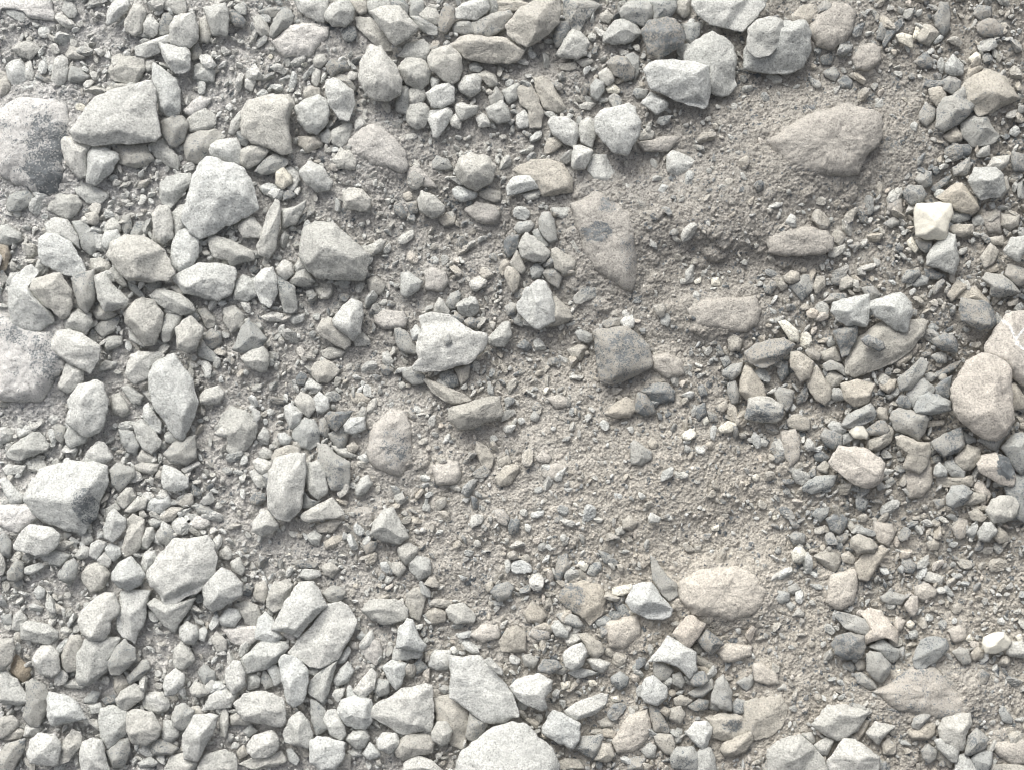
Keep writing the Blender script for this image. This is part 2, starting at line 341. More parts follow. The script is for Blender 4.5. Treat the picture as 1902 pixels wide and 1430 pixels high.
d1|1806,29 1814,13 1838,16 1838,32 1820,40||
d1|1524,106 1541,97 1549,106 1543,120 1528,120||
g1|1530,135 1549,125 1559,138 1551,151 1535,143||
d1|1557,151 1570,141 1583,151 1581,165 1562,162||
d1|1482,197 1498,189 1517,194 1517,215 1501,226 1485,218||
b0|1506,218 1570,202 1621,218 1631,234 1628,260 1602,298 1586,329 1565,335 1506,329 1453,319 1421,266||very large smooth slab almost covered by beige dirt, right of the crinkled pale stone
d2|1675,359 1684,348 1708,348 1717,364 1706,380 1690,382 1678,372||
p3|1791,340 1804,316 1841,316 1854,327 1856,356 1846,369 1814,373 1799,356|1799 353 1856 348 0.05 1.3|grey-white chunk with flat speckled top near the right edge, above the white quartz
b2|1737,369 1772,343 1783,343 1809,372 1814,391 1799,399 1772,391||sandy tan chunky stone just below left of the grey-white chunk
g1|1769,313 1799,294 1801,313 1793,327 1772,327||
g1|1699,335 1711,319 1729,321 1729,343 1713,351||
d1|1729,351 1753,332 1767,327 1759,343 1737,356||
d2|1876,303 1878,284 1899,290 1902,319 1881,319||
p2|1830,313 1841,295 1873,291 1868,308 1852,321||
g1|1812,287 1825,274 1836,271 1836,290 1814,294||
d1|1775,284 1780,271 1804,271 1801,287 1785,292||
g1|1435,263 1464,246 1477,271 1464,292 1440,282||
b1|1854,335 1870,329 1874,351 1857,372||
w1|1565,77 1573,69 1581,72 1575,88||
d0|1647,369 1658,363 1674,369 1676,383 1674,404 1647,391||
g1|1889,345 1899,337 1902,369 1891,367||
w3|390,297 446,312 468,335 476,360 484,393 377,446 362,437 343,408 350,385 360,350 375,310|364 428 484 383 0.03 0.8|large smooth white kite-shaped slab with sharp lower corner on the left side
w3|281,698 292,680 327,662 348,685 362,712 370,748 366,770 350,800 343,812 336,813 320,798 305,775 290,752 283,725|338 665 343 812 0.15 0.35|long upright white stone with pointed foot near the left side
k3|1758,722 1772,693 1790,669 1812,660 1838,666 1860,685 1862,701 1864,735 1869,780 1854,804 1836,814 1809,806 1780,788 1764,764 1757,735||big smooth rounded pinkish-tan stone standing at the right edge
w3|281,1068 290,1046 308,1021 329,1000 364,999 388,993 401,1008 406,1032 402,1055 395,1072 384,1086 333,1114 312,1115 303,1100 288,1080|300 1100 405 1050 0.05 1.2|large white hexagonal slab with a sloping lower right edge, lower left
w3|217,1060 231,1040 250,1031 266,1048 276,1064 267,1080 247,1091 229,1085 218,1074||white compact stone just left of the white hexagonal slab
w3|848,1432 860,1390 895,1358 925,1338 950,1332 978,1336 996,1358 1023,1380 1036,1406 1036,1440 1000,1475 900,1480||very large knobbly white boulder cut off by the bottom edge, centre
g2|16,382 21,366 35,358 53,357 65,366 60,382 35,394 20,394||grey chunky stone just below the dark-patched boulder
p1|90,390 96,374 109,359 143,366 153,379 143,398 128,408 106,398||pale grey chunky stone just below right of the dark-patched boulder
w3|80,472 82,448 93,440 114,439 141,456 157,485 165,504 143,515 120,509 88,491||white dome-shaped stone overlapping another dome just behind it, left side
w2|90,419 106,406 128,411 146,438 151,464 138,454 114,439 93,440||white long slanting stone just above the white dome stone
g1|137,416 159,411 170,427 186,438 183,462 170,474 154,464 146,438||grey long slanting stone a little above right of the white dome stone
b2|162,400 181,395 187,408 181,419 165,416||
p1|191,422 210,404 226,419 223,430 202,432 191,430||
w2|193,446 199,432 221,430 228,443 223,462 202,466 193,456||
g1|244,432 255,414 268,414 272,427 258,444 244,440||
w2|286,403 300,385 316,387 323,408 325,440 306,456 287,448 292,424||white long upright stone just above right of the wide oval grey stone
p1|321,398 335,383 351,383 345,403 348,424 327,440 323,414||
g1|228,403 242,400 246,427 234,438 228,424||
p3|210,478 221,456 242,443 266,444 292,454 316,470 329,507 319,523 298,523 266,523 247,523 231,507 221,493||wide oval pale grey stone with a dark gap beneath, below the kite slab
w2|321,478 324,456 337,432 353,427 372,446 369,480 359,499 340,509 329,501||white long upright stone just above left of the long loaf-shaped stone
p2|392,443 399,438 436,451 473,470 473,483 430,495 425,485 401,480 393,462|393 446 436 485 0.2 0.9|pale grey long level stone just above right of the long loaf-shaped stone
w2|329,520 343,507 372,493 399,491 436,501 441,520 430,547 406,560 377,552 345,544||long white loaf-shaped stone touching the lower right of the wide oval stone
p3|286,552 295,539 313,539 340,549 359,563 365,578 340,586 316,576 295,563||pale grey narrow level stone just below left of the long loaf-shaped stone
p3|321,536 332,533 345,547 337,552||
w2|444,422 460,403 473,406 494,432 491,443 454,442||white chunky stone just left of the long narrow finger stone
w2|24,547 29,523 53,501 66,496 80,509 64,536 74,555 101,581 106,597 80,612 53,612 29,597 23,571||big white heel-shaped stone lying under a smaller grey one near the left edge
p3|64,539 77,523 109,511 122,512 141,541 143,568 138,584 125,593 104,576 82,560||big pale grey chunky stone just right of the big white heel-shaped stone
g3|143,520 159,509 183,504 185,525 183,560 170,580 157,573 146,541|161 509 165 576 0.1 0.8|grey long upright stone just below right of the white dome stone
p3|185,517 205,512 218,531 247,560 239,573 205,580 197,571 189,544||pale grey chunky stone a little below right of the white dome stone
p2|205,507 213,499 231,515 239,531 231,533 213,520||
p1|170,483 186,480 202,488 207,504 186,509 170,504||
g1|239,525 255,531 271,552 260,552 242,536||
g1|271,531 282,525 300,525 300,536 284,549||
p2|236,586 244,571 271,555 290,560 306,584 303,613 292,640 276,642 255,618 239,600||big pale grey chunky stone a little below the wide oval grey stone
g2|298,605 316,581 340,584 337,605 319,632 306,636||grey long slanting stone a little above the long upright white stone
p3|333,613 343,600 361,590 383,613 372,645 356,654 337,648||pale grey chunky stone a little above the long upright white stone
p2|125,600 133,584 151,576 173,586 177,600 165,621 149,618 128,613||pale grey chunky stone just above the white bread-roll stone
w3|104,637 114,618 133,614 159,621 191,645 189,669 175,690 157,685 128,669 106,650||smooth white bread-roll shaped stone slanting beside the left-edge grey boulder
g1|177,610 191,597 221,588 223,597 213,616 191,626||
p1|174,581 186,565 218,584 202,594 183,594||
p1|191,637 202,625 226,626 226,640 199,653||
w2|240,616 247,612 274,636 268,644 244,632||
w3|114,714 128,677 138,675 159,685 159,706 149,722 130,729 117,722||white chunky stone just below the white bread-roll stone
w2|235,695 247,661 260,654 300,656 306,663 284,679 279,701 252,711||white chunky stone just above left of the long upright white stone
g1|367,578 383,573 401,594 401,605 385,612 377,594||
d1|380,624 393,612 412,618 412,637 396,648 380,640||
b1|417,576 436,568 454,586 452,608 430,618 417,597||sandy tan chunky stone a little below right of the long loaf-shaped stone
g2|436,648 452,610 465,594 499,632 486,645 452,656||grey compact stone a little below right of the long loaf-shaped stone
p2|450,666 468,650 491,644 502,663 498,687 484,690 465,682||pale grey compact stone a little above the sunken disc stone
g1|369,645 380,638 404,661 406,674 385,669 369,661||
g0|0,584 27,597 53,613 101,616 120,656 125,685 106,701 88,730 80,743 0,743||huge dusty grey boulder sunk at the left edge below the heel-shaped stone
p1|0,422 16,419 40,435 40,448 16,456 0,452||
n1|0,455 16,459 20,475 13,501 0,507||
b1|0,509 8,507 15,517 5,533 0,533||
w1|13,525 21,509 35,507 35,523 21,533||
p1|436,528 452,512 473,520 478,549 462,560 436,557||pale grey compact stone just right of the long loaf-shaped stone
p3|479,459 489,440 497,406 513,377 522,382 522,422 513,467 503,480 484,475||long narrow grey finger-shaped stone leaning upright right of the kite slab
w2|473,520 492,501 508,499 516,520 516,547 503,572 487,563 476,536||white chunky stone a little below the long narrow finger stone
w2|514,501 526,485 542,491 545,509 532,520 518,512||
g2|510,520 518,513 548,536 553,573 542,581 529,578 518,547||grey narrow upright stone a little below the long narrow finger stone
g2|537,525 558,499 569,501 584,523 574,531 550,531||
p2|524,390 545,387 566,375 566,387 550,416 526,423 524,408||
p3|562,440 574,422 588,414 619,419 646,440 673,467 686,475 681,509 673,520 643,520 598,517 572,501 561,480|562 456 686 471 0.3 0.6|large blunt axe-head shaped pale stone left of the picture's centre
p2|670,464 707,444 715,451 707,467 686,478||
b1|682,520 699,515 716,531 707,547 688,547||
p2|746,509 760,507 784,523 776,541 755,552 746,547||
w3|621,594 633,576 654,557 673,565 675,586 670,618 657,632 643,621 622,605||white wedge-shaped stone standing below the axe-head stone, overlapping a tan one
b2|589,610 601,594 617,593 619,602 646,624 650,637 641,649 622,640 593,621||sandy tan long slanting stone just below left of the white standing wedge
p2|808,568 816,555 824,560 835,581 827,586 808,584||
g1|828,563 837,547 851,541 856,549 845,573 832,573||
w3|780,592 803,584 837,589 877,618 901,621 904,634 896,653 874,671 819,689 773,687 771,679 781,666 776,637 787,618||jagged flat white slab with a tiny pebble on top at the picture's centre
w3|764,616 773,605 787,616 784,629 768,633||
g4|827,632 835,621 840,637 829,642||
d2|840,589 853,585 862,594 856,601 843,597||
d2|862,597 874,590 889,597 882,610 869,608||
p2|906,629 933,602 946,600 950,624 936,644 909,640||
g2|734,613 742,610 760,621 776,648 771,657 747,653 736,637||
b1|574,690 585,675 603,669 619,677 630,690 609,709 588,709||sandy tan chunky stone a little above the small dark T-shaped stone
b1|595,653 614,645 641,653 630,663 609,667 598,661||
p1|710,658 720,654 730,671 723,679 711,674||
d1|707,682 718,678 730,687 720,698 710,693||
g2|748,687 766,682 789,698 787,711 768,714 750,701||
g1|817,695 832,687 848,698 851,714 835,722 819,709||
b1|845,685 872,679 869,701 856,714||
d1|549,701 558,690 569,698 564,714 552,714||
w1|564,714 574,703 595,717 593,725 566,722||
b0|694,584 712,576 750,578 756,594 750,608 712,610 696,600||sandy tan half-buried stone a little right of the white standing wedge
b0|787,507 803,499 827,507 832,523 819,541 792,536||sandy tan half-buried stone a little above the jagged white central slab
d1|754,377 773,374 776,393 763,398||
d1|731,382 744,377 758,400 747,406 734,395||
b1|816,406 829,395 845,400 843,414 824,418||
b0|864,390 885,374 917,382 928,395 917,414 885,411||sandy tan half-buried stone a little below the knobbly round stone
w1|485,589 505,580 526,584 524,597 495,597||
w1|526,586 564,584 561,597 545,602||
p1|655,629 673,618 687,634 678,642 659,642||
b0|1061,382 1106,359 1133,371 1180,400 1178,470 1179,523 1170,536 1130,523 1090,478 1079,451||tall slab crusted with dirt and grey patches, half sunk right of centre
g2|1001,408 1008,398 1021,396 1029,411 1034,446 1021,451 1010,440 1002,427||
g2|955,424 963,414 984,411 992,419 981,432 963,434||
d2|937,448 944,440 963,438 964,456 957,470 944,479 937,467||
p2|964,459 976,435 992,442 1008,456 1021,470 1010,488 989,485 970,478||pale grey chunky stone a little above the pyramid stone
g1|989,430 1000,427 1018,454 1013,459 997,448||
b2|947,491 960,467 968,480 976,501 969,509 957,501||
b1|927,499 936,483 947,485 944,499 933,512||
b2|936,509 944,496 957,499 966,515 960,539 953,545 941,523||
b2|1026,467 1034,463 1053,475 1067,485 1066,499 1048,511 1032,499 1025,480||sandy tan chunky stone a little below left of the dirt-crusted tall slab
g2|1059,451 1063,439 1074,446 1093,478 1095,489 1085,488 1069,472||
g1|985,499 997,488 1010,501 1002,515 989,517||
d1|1008,507 1018,499 1037,499 1045,515 1037,536 1021,525||
w3|961,568 976,541 997,525 1010,525 1024,547 1029,576 1029,597 1002,610 989,605 968,586|1006 525 1008 610 0.25 1.2|pale pyramid-shaped stone with a sharp ridge just above the picture's centre
b2|1024,555 1034,553 1058,578 1063,592 1032,605 1016,605 1029,581||sandy tan compact stone just right of the pyramid stone
g2|939,571 949,563 961,568 957,584 944,586||
g1|949,586 963,582 974,602 968,606 955,600||
g2|1067,552 1082,536 1122,523 1131,528 1130,541 1106,552 1079,564 1069,563||thin grey flake tilted on edge between the pyramid stone and crusted slab
g1|1085,507 1101,493 1117,509 1106,520 1087,517||
d3|1101,618 1111,612 1164,610 1186,626 1202,645 1208,677 1199,687 1154,706 1133,711 1117,707 1109,677 1106,642|1117 706 1208 679 0.04 0.9|flat dark grey five-sided slab speckled with tan dirt, right of centre
g2|1069,618 1079,613 1098,621 1101,632 1090,637 1077,632||
b1|1055,650 1085,637 1093,645 1079,669 1063,663||
b0|1210,663 1239,656 1265,671 1268,693 1239,703 1212,685||sandy tan half-buried stone just right of the dark pentagon slab
g1|1226,586 1239,584 1245,594 1239,608 1228,602||
d1|1119,600 1138,589 1154,592 1151,608 1127,610||
d1|1164,379 1178,369 1199,374 1204,390 1191,399 1170,395||
b0|1279,576 1305,560 1398,552 1409,576 1401,605 1380,616 1319,610 1287,602||long log-like ridge of stone under sandy dirt, above the dark flat shard
g2|1340,690 1356,679 1376,675 1374,693 1358,707 1342,698||
b2|1372,709 1382,682 1393,685 1414,714 1419,733 1409,746 1385,743 1372,727||sandy tan chunky stone just above left of the white-crested grey block
b1|1350,632 1361,618 1377,632 1372,650 1356,653||
g1|1337,666 1350,661 1356,674 1345,682||
d2|1350,714 1364,709 1372,733 1369,746 1358,749 1350,730||
c1|1321,520 1332,517 1336,531 1321,531||
c1|1289,523 1300,517 1300,525 1292,528||
p1|1264,520 1287,517 1284,525 1265,529||
p1|1026,387 1058,387 1061,400 1045,407 1029,398||
p1|1063,398 1085,390 1094,408 1090,427 1079,430 1069,416||
d3|1400,640 1427,634 1450,629 1469,642 1456,663 1421,682 1408,683 1389,674 1381,656|1384 666 1464 653 0.05 1.1|dark slate-grey flat shard with tiny white scratches, right of the dark pentagon slab
b0|1424,443 1453,427 1501,426 1528,431 1541,446 1541,467 1517,474 1490,478 1453,477 1424,472||broad sandy ledge of stone with blunt right end below the dirt-covered slab
c3|1692,393 1698,385 1737,381 1759,385 1760,403 1751,430 1748,446 1713,447 1695,440 1692,416|1692 439 1751 438 0.02 0.9|bright creamy white quartz cube with brown stains near the right edge
p2|1719,475 1732,456 1753,435 1769,440 1771,464 1775,483 1767,512 1745,501 1716,493||crystalline white and grey stone directly below the white quartz cube
d2|1700,448 1729,448 1729,467 1716,470 1706,462||
c2|1684,451 1692,442 1703,462 1698,470 1687,459||
g1|1764,398 1780,387 1799,395 1799,408 1780,415 1767,411||
b2|1760,427 1772,419 1806,419 1806,432 1788,442 1769,438||
p1|1806,408 1817,400 1830,408 1825,419 1809,419||
b0|1825,395 1857,393 1858,432 1836,430 1820,403||
b1|1861,398 1894,400 1891,419 1876,427 1860,419||
b1|1838,443 1862,439 1864,456 1844,455||
p3|1857,470 1870,446 1894,443 1905,448 1905,470 1891,475 1886,489 1873,483||pale grey compact stone a little below right of the grey-white chunk
b2|1817,480 1836,454 1852,470 1841,491 1825,499||
b1|1825,501 1852,491 1854,504 1830,509||
d2|1864,512 1870,493 1886,496 1905,507 1905,531 1886,531 1876,523||
g2|1820,520 1830,509 1857,512 1868,520 1891,544 1852,553 1836,549 1836,533||grey chunky stone a little above right of the black faceted stone
g2|1674,517 1684,503 1703,504 1707,512 1690,527 1675,525||
g1|1691,528 1708,512 1723,517 1721,528 1703,533||
d1|1717,501 1732,501 1753,512 1743,520 1721,517||
b1|1759,547 1777,521 1796,533 1777,552 1767,560||
b1|1777,555 1793,536 1812,533 1825,549 1838,560 1836,568 1809,557||
d3|1777,578 1780,557 1801,559 1828,563 1836,576 1844,597 1833,612 1814,613 1796,606 1783,597|1783 560 1830 605 0.3 0.7|almost black faceted stone with white edges above the white-veined boulder
k2|1825,642 1846,608 1862,589 1886,582 1907,584 1907,722 1886,709 1862,687 1825,658||large tan boulder with a white vein cut off by the right edge
p3|1538,581 1543,565 1565,557 1605,551 1607,563 1605,597 1602,608 1586,605 1565,605 1549,594|1539 589 1605 597 0.2 0.9|left one of two pale grey faceted stones lying on the arc-edged slab
p3|1607,573 1613,563 1652,548 1668,548 1682,563 1686,581 1676,616 1655,613 1626,592|1610 576 1679 605 0.2 0.9|right one of two pale grey faceted stones lying on the arc-edged slab
d3|1542,618 1554,612 1586,606 1586,626 1570,658 1559,663 1551,637||dark grey chunky stone just below the left twin facet stone
d4|1590,632 1602,625 1628,637 1631,648 1621,653 1597,642||
d3|1631,634 1639,616 1650,618 1647,632 1634,640||
b2|1570,669 1591,629 1639,597 1706,596 1716,600 1706,626 1684,653 1652,677 1586,699 1573,693|1575 698 1716 605 0.04 0.8|broad sandy slab with a long curved lower right edge carrying smaller stones
d2|1528,560 1543,547 1567,547 1567,557 1543,564||
g1|1464,533 1490,512 1508,515 1506,541 1488,560 1477,547||
b2|1454,515 1466,505 1480,509 1480,523 1466,528 1456,525||
b2|1508,533 1514,517 1528,515 1530,531 1514,548||
b1|1441,525 1450,517 1461,533 1450,541 1443,533||
d1|1419,536 1429,523 1444,528 1429,547 1420,544||
d1|1543,520 1554,512 1567,520 1559,531 1546,528||
k2|1496,581 1506,574 1517,580 1512,593 1498,590||
k2|1510,594 1520,581 1535,580 1535,592 1522,597||
c2|1444,600 1458,597 1480,616 1480,634 1466,634 1453,613||
b3|1464,682 1465,656 1480,656 1505,674 1498,701 1482,709||sandy tan chunky stone just below right of the dark flat shard
d2|1494,653 1504,644 1522,661 1517,670 1501,666||
b1|1522,656 1549,645 1559,663 1559,671 1530,671||
g2|1528,677 1541,670 1559,677 1574,693 1567,698 1549,687 1533,690||
b1|1533,703 1541,687 1565,698 1559,714 1543,722 1535,714||
b2|1559,714 1586,706 1621,714 1613,733 1607,749 1583,754 1565,741||sandy tan chunky stone just above the bluish brick stone
b2|1632,714 1650,706 1662,706 1658,722 1647,730 1634,722||
g3|1663,703 1676,693 1706,666 1717,677 1711,693 1687,722 1668,725||grey narrow slanting stone a little below right of the arc-edged sandy slab
g2|1682,730 1703,702 1713,703 1731,722 1729,730 1713,743 1692,756 1683,741||grey chunky stone just above left of the domed grey stone
d3|1728,632 1748,620 1764,624 1772,637 1772,656 1745,650 1732,642||
g2|1729,661 1745,654 1756,658 1755,674 1740,674||
g1|1724,608 1732,601 1743,610 1737,616 1727,616||
d1|1737,693 1772,674 1785,671 1772,690 1743,703||
g1|1530,632 1543,626 1551,640 1538,645||
b1|1658,669 1692,653 1692,666 1668,682||
g1|1717,695 1729,693 1740,698 1729,709 1719,706||
d1|1599,536 1621,533 1634,549 1618,560 1607,549||
d1|1443,669 1461,671 1464,695 1450,709 1443,690||
d1|1642,416 1660,404 1671,414 1655,424||
d1|1581,459 1591,451 1599,456 1586,470||
w3|133,766 134,743 154,716 183,708 197,716 206,743 205,764 191,798 170,809 149,798 133,782|183 709 166 808 0.15 0.8|large white stone split by an upright ridge left of the long upright stone
p1|206,735 221,731 234,748 239,764 226,774 207,766||
w2|372,737 383,724 406,717 417,729 409,748 388,752 372,748||
p1|412,772 430,756 457,764 478,788 473,814 457,835 436,845 422,833 425,806 409,793||pale sunken disc of stone half covered by dirt right of long upright stone
w2|401,804 414,793 441,792 436,814 409,809||
p2|16,841 29,825 61,804 77,804 93,825 88,835 40,853 21,850||pale grey narrow level stone a little above left of the huge white boulder
g1|96,793 106,786 120,793 121,812 112,822 101,812||
p2|122,809 133,785 151,798 163,812 157,822 133,830 124,820||
g2|221,798 247,802 259,828 250,841 236,838 226,817||
p2|250,788 266,780 282,796 300,817 298,828 282,841 268,833 255,812||pale grey long slanting stone a little below left of the long upright white stone
w2|266,758 276,748 284,761 300,785 298,804 282,798 268,780||
p1|306,804 319,801 340,820 329,825 306,820||
g2|308,841 332,817 364,809 367,849 345,861 319,857||grey chunky stone just below the long upright white stone
w3|157,857 170,833 186,820 197,822 213,849 178,870 159,862||white chunky stone just above right of the huge white boulder
w2|53,926 61,902 80,870 133,857 186,859 202,865 206,891 191,926 183,955 159,987 133,984 93,968 66,947|205 886 159 986 0.9 0.06|huge smooth white boulder with a dark lower right facet at the left side
w1|7,870 16,862 48,865 40,878 13,881||
w2|4,891 16,887 32,905 49,921 43,932 24,934 13,913||
g2|207,873 221,859 252,870 252,883 226,911 213,899||grey compact stone just right of the huge white boulder
p2|222,923 236,905 247,905 255,921 234,942 223,934||
p2|236,947 258,921 276,926 271,942 244,951||
w3|199,979 207,955 218,944 239,963 236,982 215,1004 202,995||white chunky stone a little below right of the huge white boulder
p1|198,944 221,931 226,944 210,955 199,960||
p2|230,1019 239,987 239,968 250,955 271,966 268,992 263,1016 239,1031||pale grey long upright stone a little above left of the white hexagonal slab
w2|303,886 308,865 324,867 351,886 351,902 329,913 306,905||white chunky stone a little below the long upright white stone
w2|340,870 367,857 373,862 345,878||
p1|254,849 263,835 287,849 282,859 258,859||
b1|251,865 266,859 295,862 292,875 282,881 255,873||
w1|274,936 282,926 313,921 319,936 298,952 276,947||
b1|298,958 316,942 339,944 319,966 306,968||
g1|290,992 303,976 321,982 329,998 313,1012 295,1006||
p2|264,1003 274,979 287,979 288,998 276,1016 266,1013||
p1|278,966 292,958 303,968 290,979 280,976||
p0|348,976 364,958 385,960 391,974 372,982||
g1|361,939 380,934 399,950 393,959 369,952||
b1|332,934 343,918 359,915 359,934 343,940||
w3|37,1008 53,982 66,972 106,976 121,990 117,1006 98,1024 77,1028 43,1016||white pillow-shaped stone just under the huge white boulder at the left
p1|77,1029 106,1019 135,1029 117,1048 93,1045||
b2|106,1016 125,1003 141,1006 122,1020||
p2|143,1029 157,1012 170,1016 167,1032 151,1036||
w2|170,1029 173,1008 186,1002 202,1006 191,1024 183,1036||
w2|198,1016 210,1007 228,1016 227,1029 215,1040 202,1027||
w2|183,1037 197,1025 210,1037 205,1051 191,1048||
p2|266,1045 271,1027 290,1021 298,1037 282,1061 271,1061||
g2|0,1000 13,987 27,1006 24,1029 11,1029 0,1011||
p2|0,1016 11,1027 16,1048 11,1064 0,1069||
g2|21,1061 37,1035 50,1045 49,1067 35,1077 21,1072||
p2|50,1053 77,1043 88,1048 66,1064 53,1063||
g2|114,1064 128,1043 143,1036 151,1048 145,1072 133,1079 117,1072||
p1|154,992 170,990 175,1003 165,1011 155,1006||
p0|0,939 27,934 66,939 72,960 53,976 37,987 13,976 0,971||pale grey half-buried stone just above left of the white pillow stone
p2|430,1043 446,1035 456,1056 449,1067 433,1059||
p1|226,721 239,716 266,735 260,750 244,748||
w1|32,796 48,788 72,790 58,806 35,812||
w1|88,777 101,765 112,777 98,788||
w2|472,857 481,850 506,859 503,875 489,881 476,870||
p1|465,878 476,871 495,886 495,902 481,906 471,894||
d1|465,926 476,914 493,917 495,928 479,938 468,934||
w3|472,971 489,944 508,950 520,974 508,987 489,992 473,984||white compact stone just below left of the tall smooth loaf stone
w3|501,931 504,873 518,854 548,842 569,842 570,857 569,891 562,939 540,962 516,955 503,939|548 842 540 962 0.15 0.55|tall smooth pale loaf-shaped stone standing with a cracked grey one against it
p2|570,859 593,857 606,878 609,913 593,926 574,910 569,886||pale grey long upright stone just below left of the craggy grey stone
g2|564,942 566,910 577,926 593,931 603,923 580,942||
b2|506,849 513,835 537,826 556,833 556,842 518,854 508,859||
p1|480,841 489,830 505,838 504,849 489,853||
p3|562,955 580,942 619,923 635,944 641,952 625,960 603,963 577,967 564,962||pale grey narrow level stone a little below right of the tall smooth loaf stone
g2|593,857 593,825 609,828 630,846 649,859 651,886 638,907 617,907 609,891 603,873||craggy grey stone with a white top beside a deep dark hollow
g1|545,796 566,777 582,780 593,801 590,825 574,835 558,830 542,812||grey compact stone just above left of the craggy grey stone
w2|528,756 540,750 561,766 556,785 540,796 530,774||
p2|546,745 558,729 574,735 588,748 582,764 572,773 558,764||
w2|582,740 593,728 609,740 611,758 598,766 588,764||
d3|605,772 614,765 654,764 643,782 625,801 614,790||small dark blue-grey T-shaped stone above the craggy grey stone
w3|641,788 651,776 678,774 678,796 659,806 643,801||
d1|593,780 606,774 611,798 606,812 590,806||
g1|609,806 633,796 646,806 641,828 625,833||
b2|645,828 657,821 666,830 659,839 649,838||
p1|617,828 646,833 662,846 651,850 630,846||
w1|663,849 681,841 688,854 678,859||
w2|517,806 529,804 541,814 534,826 521,824||
g1|505,822 516,814 521,825 513,833||
p2|661,910 670,889 683,882 692,897 678,915 665,921||
p2|690,990 696,968 715,944 731,943 747,971 760,995 742,1006 715,1003||blunt tan pyramid of stone rising from the dirt left below centre
g0|683,833 694,793 726,761 747,766 763,793 763,849 744,878 715,875 691,859||large grey oval stone almost level with the dirt below the thin wedge
b3|835,758 853,753 912,736 926,739 932,766 928,774 869,797 859,796 835,780|832 777 932 764 0.05 0.9|sandy rectangular prism stone lying below the jagged central slab
b2|789,708 795,705 824,716 866,735 872,743 843,750 827,745 805,729||thin sandy wedge stone ending at the prism stone's upper left corner
p2|740,1016 755,1006 776,1016 776,1024 755,1047 742,1032||
p1|758,1043 776,1031 800,1040 800,1064 779,1075 763,1059||pale grey compact stone a little below right of the blunt tan pyramid
p1|728,1045 747,1043 755,1056 742,1071 728,1061||
w2|707,1045 718,1043 724,1053 720,1063 710,1057||
d1|673,1013 686,1004 702,1006 696,1021 681,1029||
b1|921,886 938,865 959,862 965,870 949,897 928,902||
p1|570,995 585,983 597,995 593,1011 580,1010||
d1|542,1045 558,1039 588,1045 585,1053 558,1053||
p1|556,1069 566,1056 593,1059 595,1069 574,1077||
b1|598,1053 614,1043 630,1056 617,1072 603,1067||
b1|649,732 667,728 688,740 681,750 657,748||
b1|588,976 619,963 635,968 617,987 593,987||
b1|885,820 904,828 917,849 912,870 896,865 885,843||
d1|946,974 957,963 965,966 962,987 949,988||
b1|925,854 944,845 949,859 930,867||
b1|603,1006 619,995 641,995 622,1016 606,1019||
b0|805,865 832,854 851,859 855,883 840,899 813,897||sandy tan half-buried stone a little below right of the sunken grey oval
b2|1123,768 1143,748 1162,737 1175,745 1178,761 1170,772 1146,776||fin-shaped sandy stone below the dark pentagon slab
d2|1178,750 1183,729 1194,731 1210,750 1214,766 1196,772 1180,764||
d1|1191,727 1220,711 1239,713 1252,727 1249,743 1220,750 1207,740||dark grey chunky stone a little right of the fin-shaped sandy stone
g1|1170,825 1175,817 1207,838 1207,851 1188,862 1172,859||grey sliver standing alone in the smooth sandy dirt below centre right
b1|1202,820 1212,813 1219,822 1215,833 1206,830||
b1|1156,966 1167,955 1183,968 1172,982 1156,979||
w2|1202,958 1207,950 1223,959 1220,967 1204,967||
p1|1143,982 1154,976 1159,987 1146,992||
c1|1322,979 1334,974 1334,983 1324,984||
c2|1334,793 1350,782 1366,788 1356,801 1337,802||
b1|1346,774 1356,764 1372,769 1377,782 1364,785||
d2|1295,719 1305,716 1312,732 1300,735||
b2|1332,753 1345,744 1350,756 1342,764 1332,762||
d1|1313,764 1329,769 1332,782 1319,782||
d1|1292,756 1308,748 1311,769 1297,782 1292,774||
g1|985,774 994,762 1002,774 997,782 988,780||
d1|992,750 1000,748 1008,757 997,762||
b0|1018,740 1037,735 1053,740 1055,753 1034,758||
d1|1030,1069 1037,1032 1053,1029 1059,1051 1048,1064 1040,1080||
g1|1090,1064 1098,1045 1114,1043 1117,1056 1103,1069||
g1|1111,1021 1130,1027 1148,1043 1141,1051 1122,1043||
c1|1303,777 1311,773 1315,782 1308,789||
d0|920,947 936,947 947,960 941,976 925,968||
b0|1010,870 1032,859 1053,865 1048,881 1024,891 1010,883||
b0|997,849 1008,835 1024,849 1018,857 1002,857||
c1|1074,1045 1079,1040 1094,1045 1087,1059 1077,1053||
d1|944,979 949,963 963,968 957,990 947,990||
p3|1381,777 1387,740 1400,737 1421,737 1449,753 1449,772 1435,782 1408,782|1384 753 1449 764 0.3 0.7|grey block with a white crest along its top, right of the pebble cluster
b2|1497,716 1498,700 1514,681 1525,700 1541,724 1538,740 1528,750 1514,743 1501,727||sandy tan long upright stone a little above left of the bluish brick stone
b2|1460,782 1469,770 1482,770 1501,780 1500,796 1477,797 1462,790||
g2|1437,729 1445,719 1472,727 1466,753 1458,762 1443,748||
g2|1538,735 1546,721 1562,724 1565,740 1549,744||
g3|1559,788 1570,769 1610,750 1621,764 1618,777 1597,788 1573,793|1559 780 1621 758 0.1 1.0|bluish-grey brick stone slanting above a small white pebble
c3|1574,801 1583,788 1597,789 1607,806 1605,813 1583,812||small smooth white pebble among dark grey stones above the big tan stone
p2|1535,790 1543,782 1557,785 1570,798 1559,804 1543,800||
d2|1521,809 1528,797 1543,800 1559,806 1559,825 1543,833 1528,822||
g2|1559,806 1578,805 1582,814 1570,822 1559,826||
d3|1605,796 1628,780 1639,782 1647,798 1639,806 1613,806||
b2|1610,817 1634,806 1647,790 1658,798 1652,820 1631,835 1613,835||
b2|1623,766 1631,756 1644,758 1647,780 1634,780||
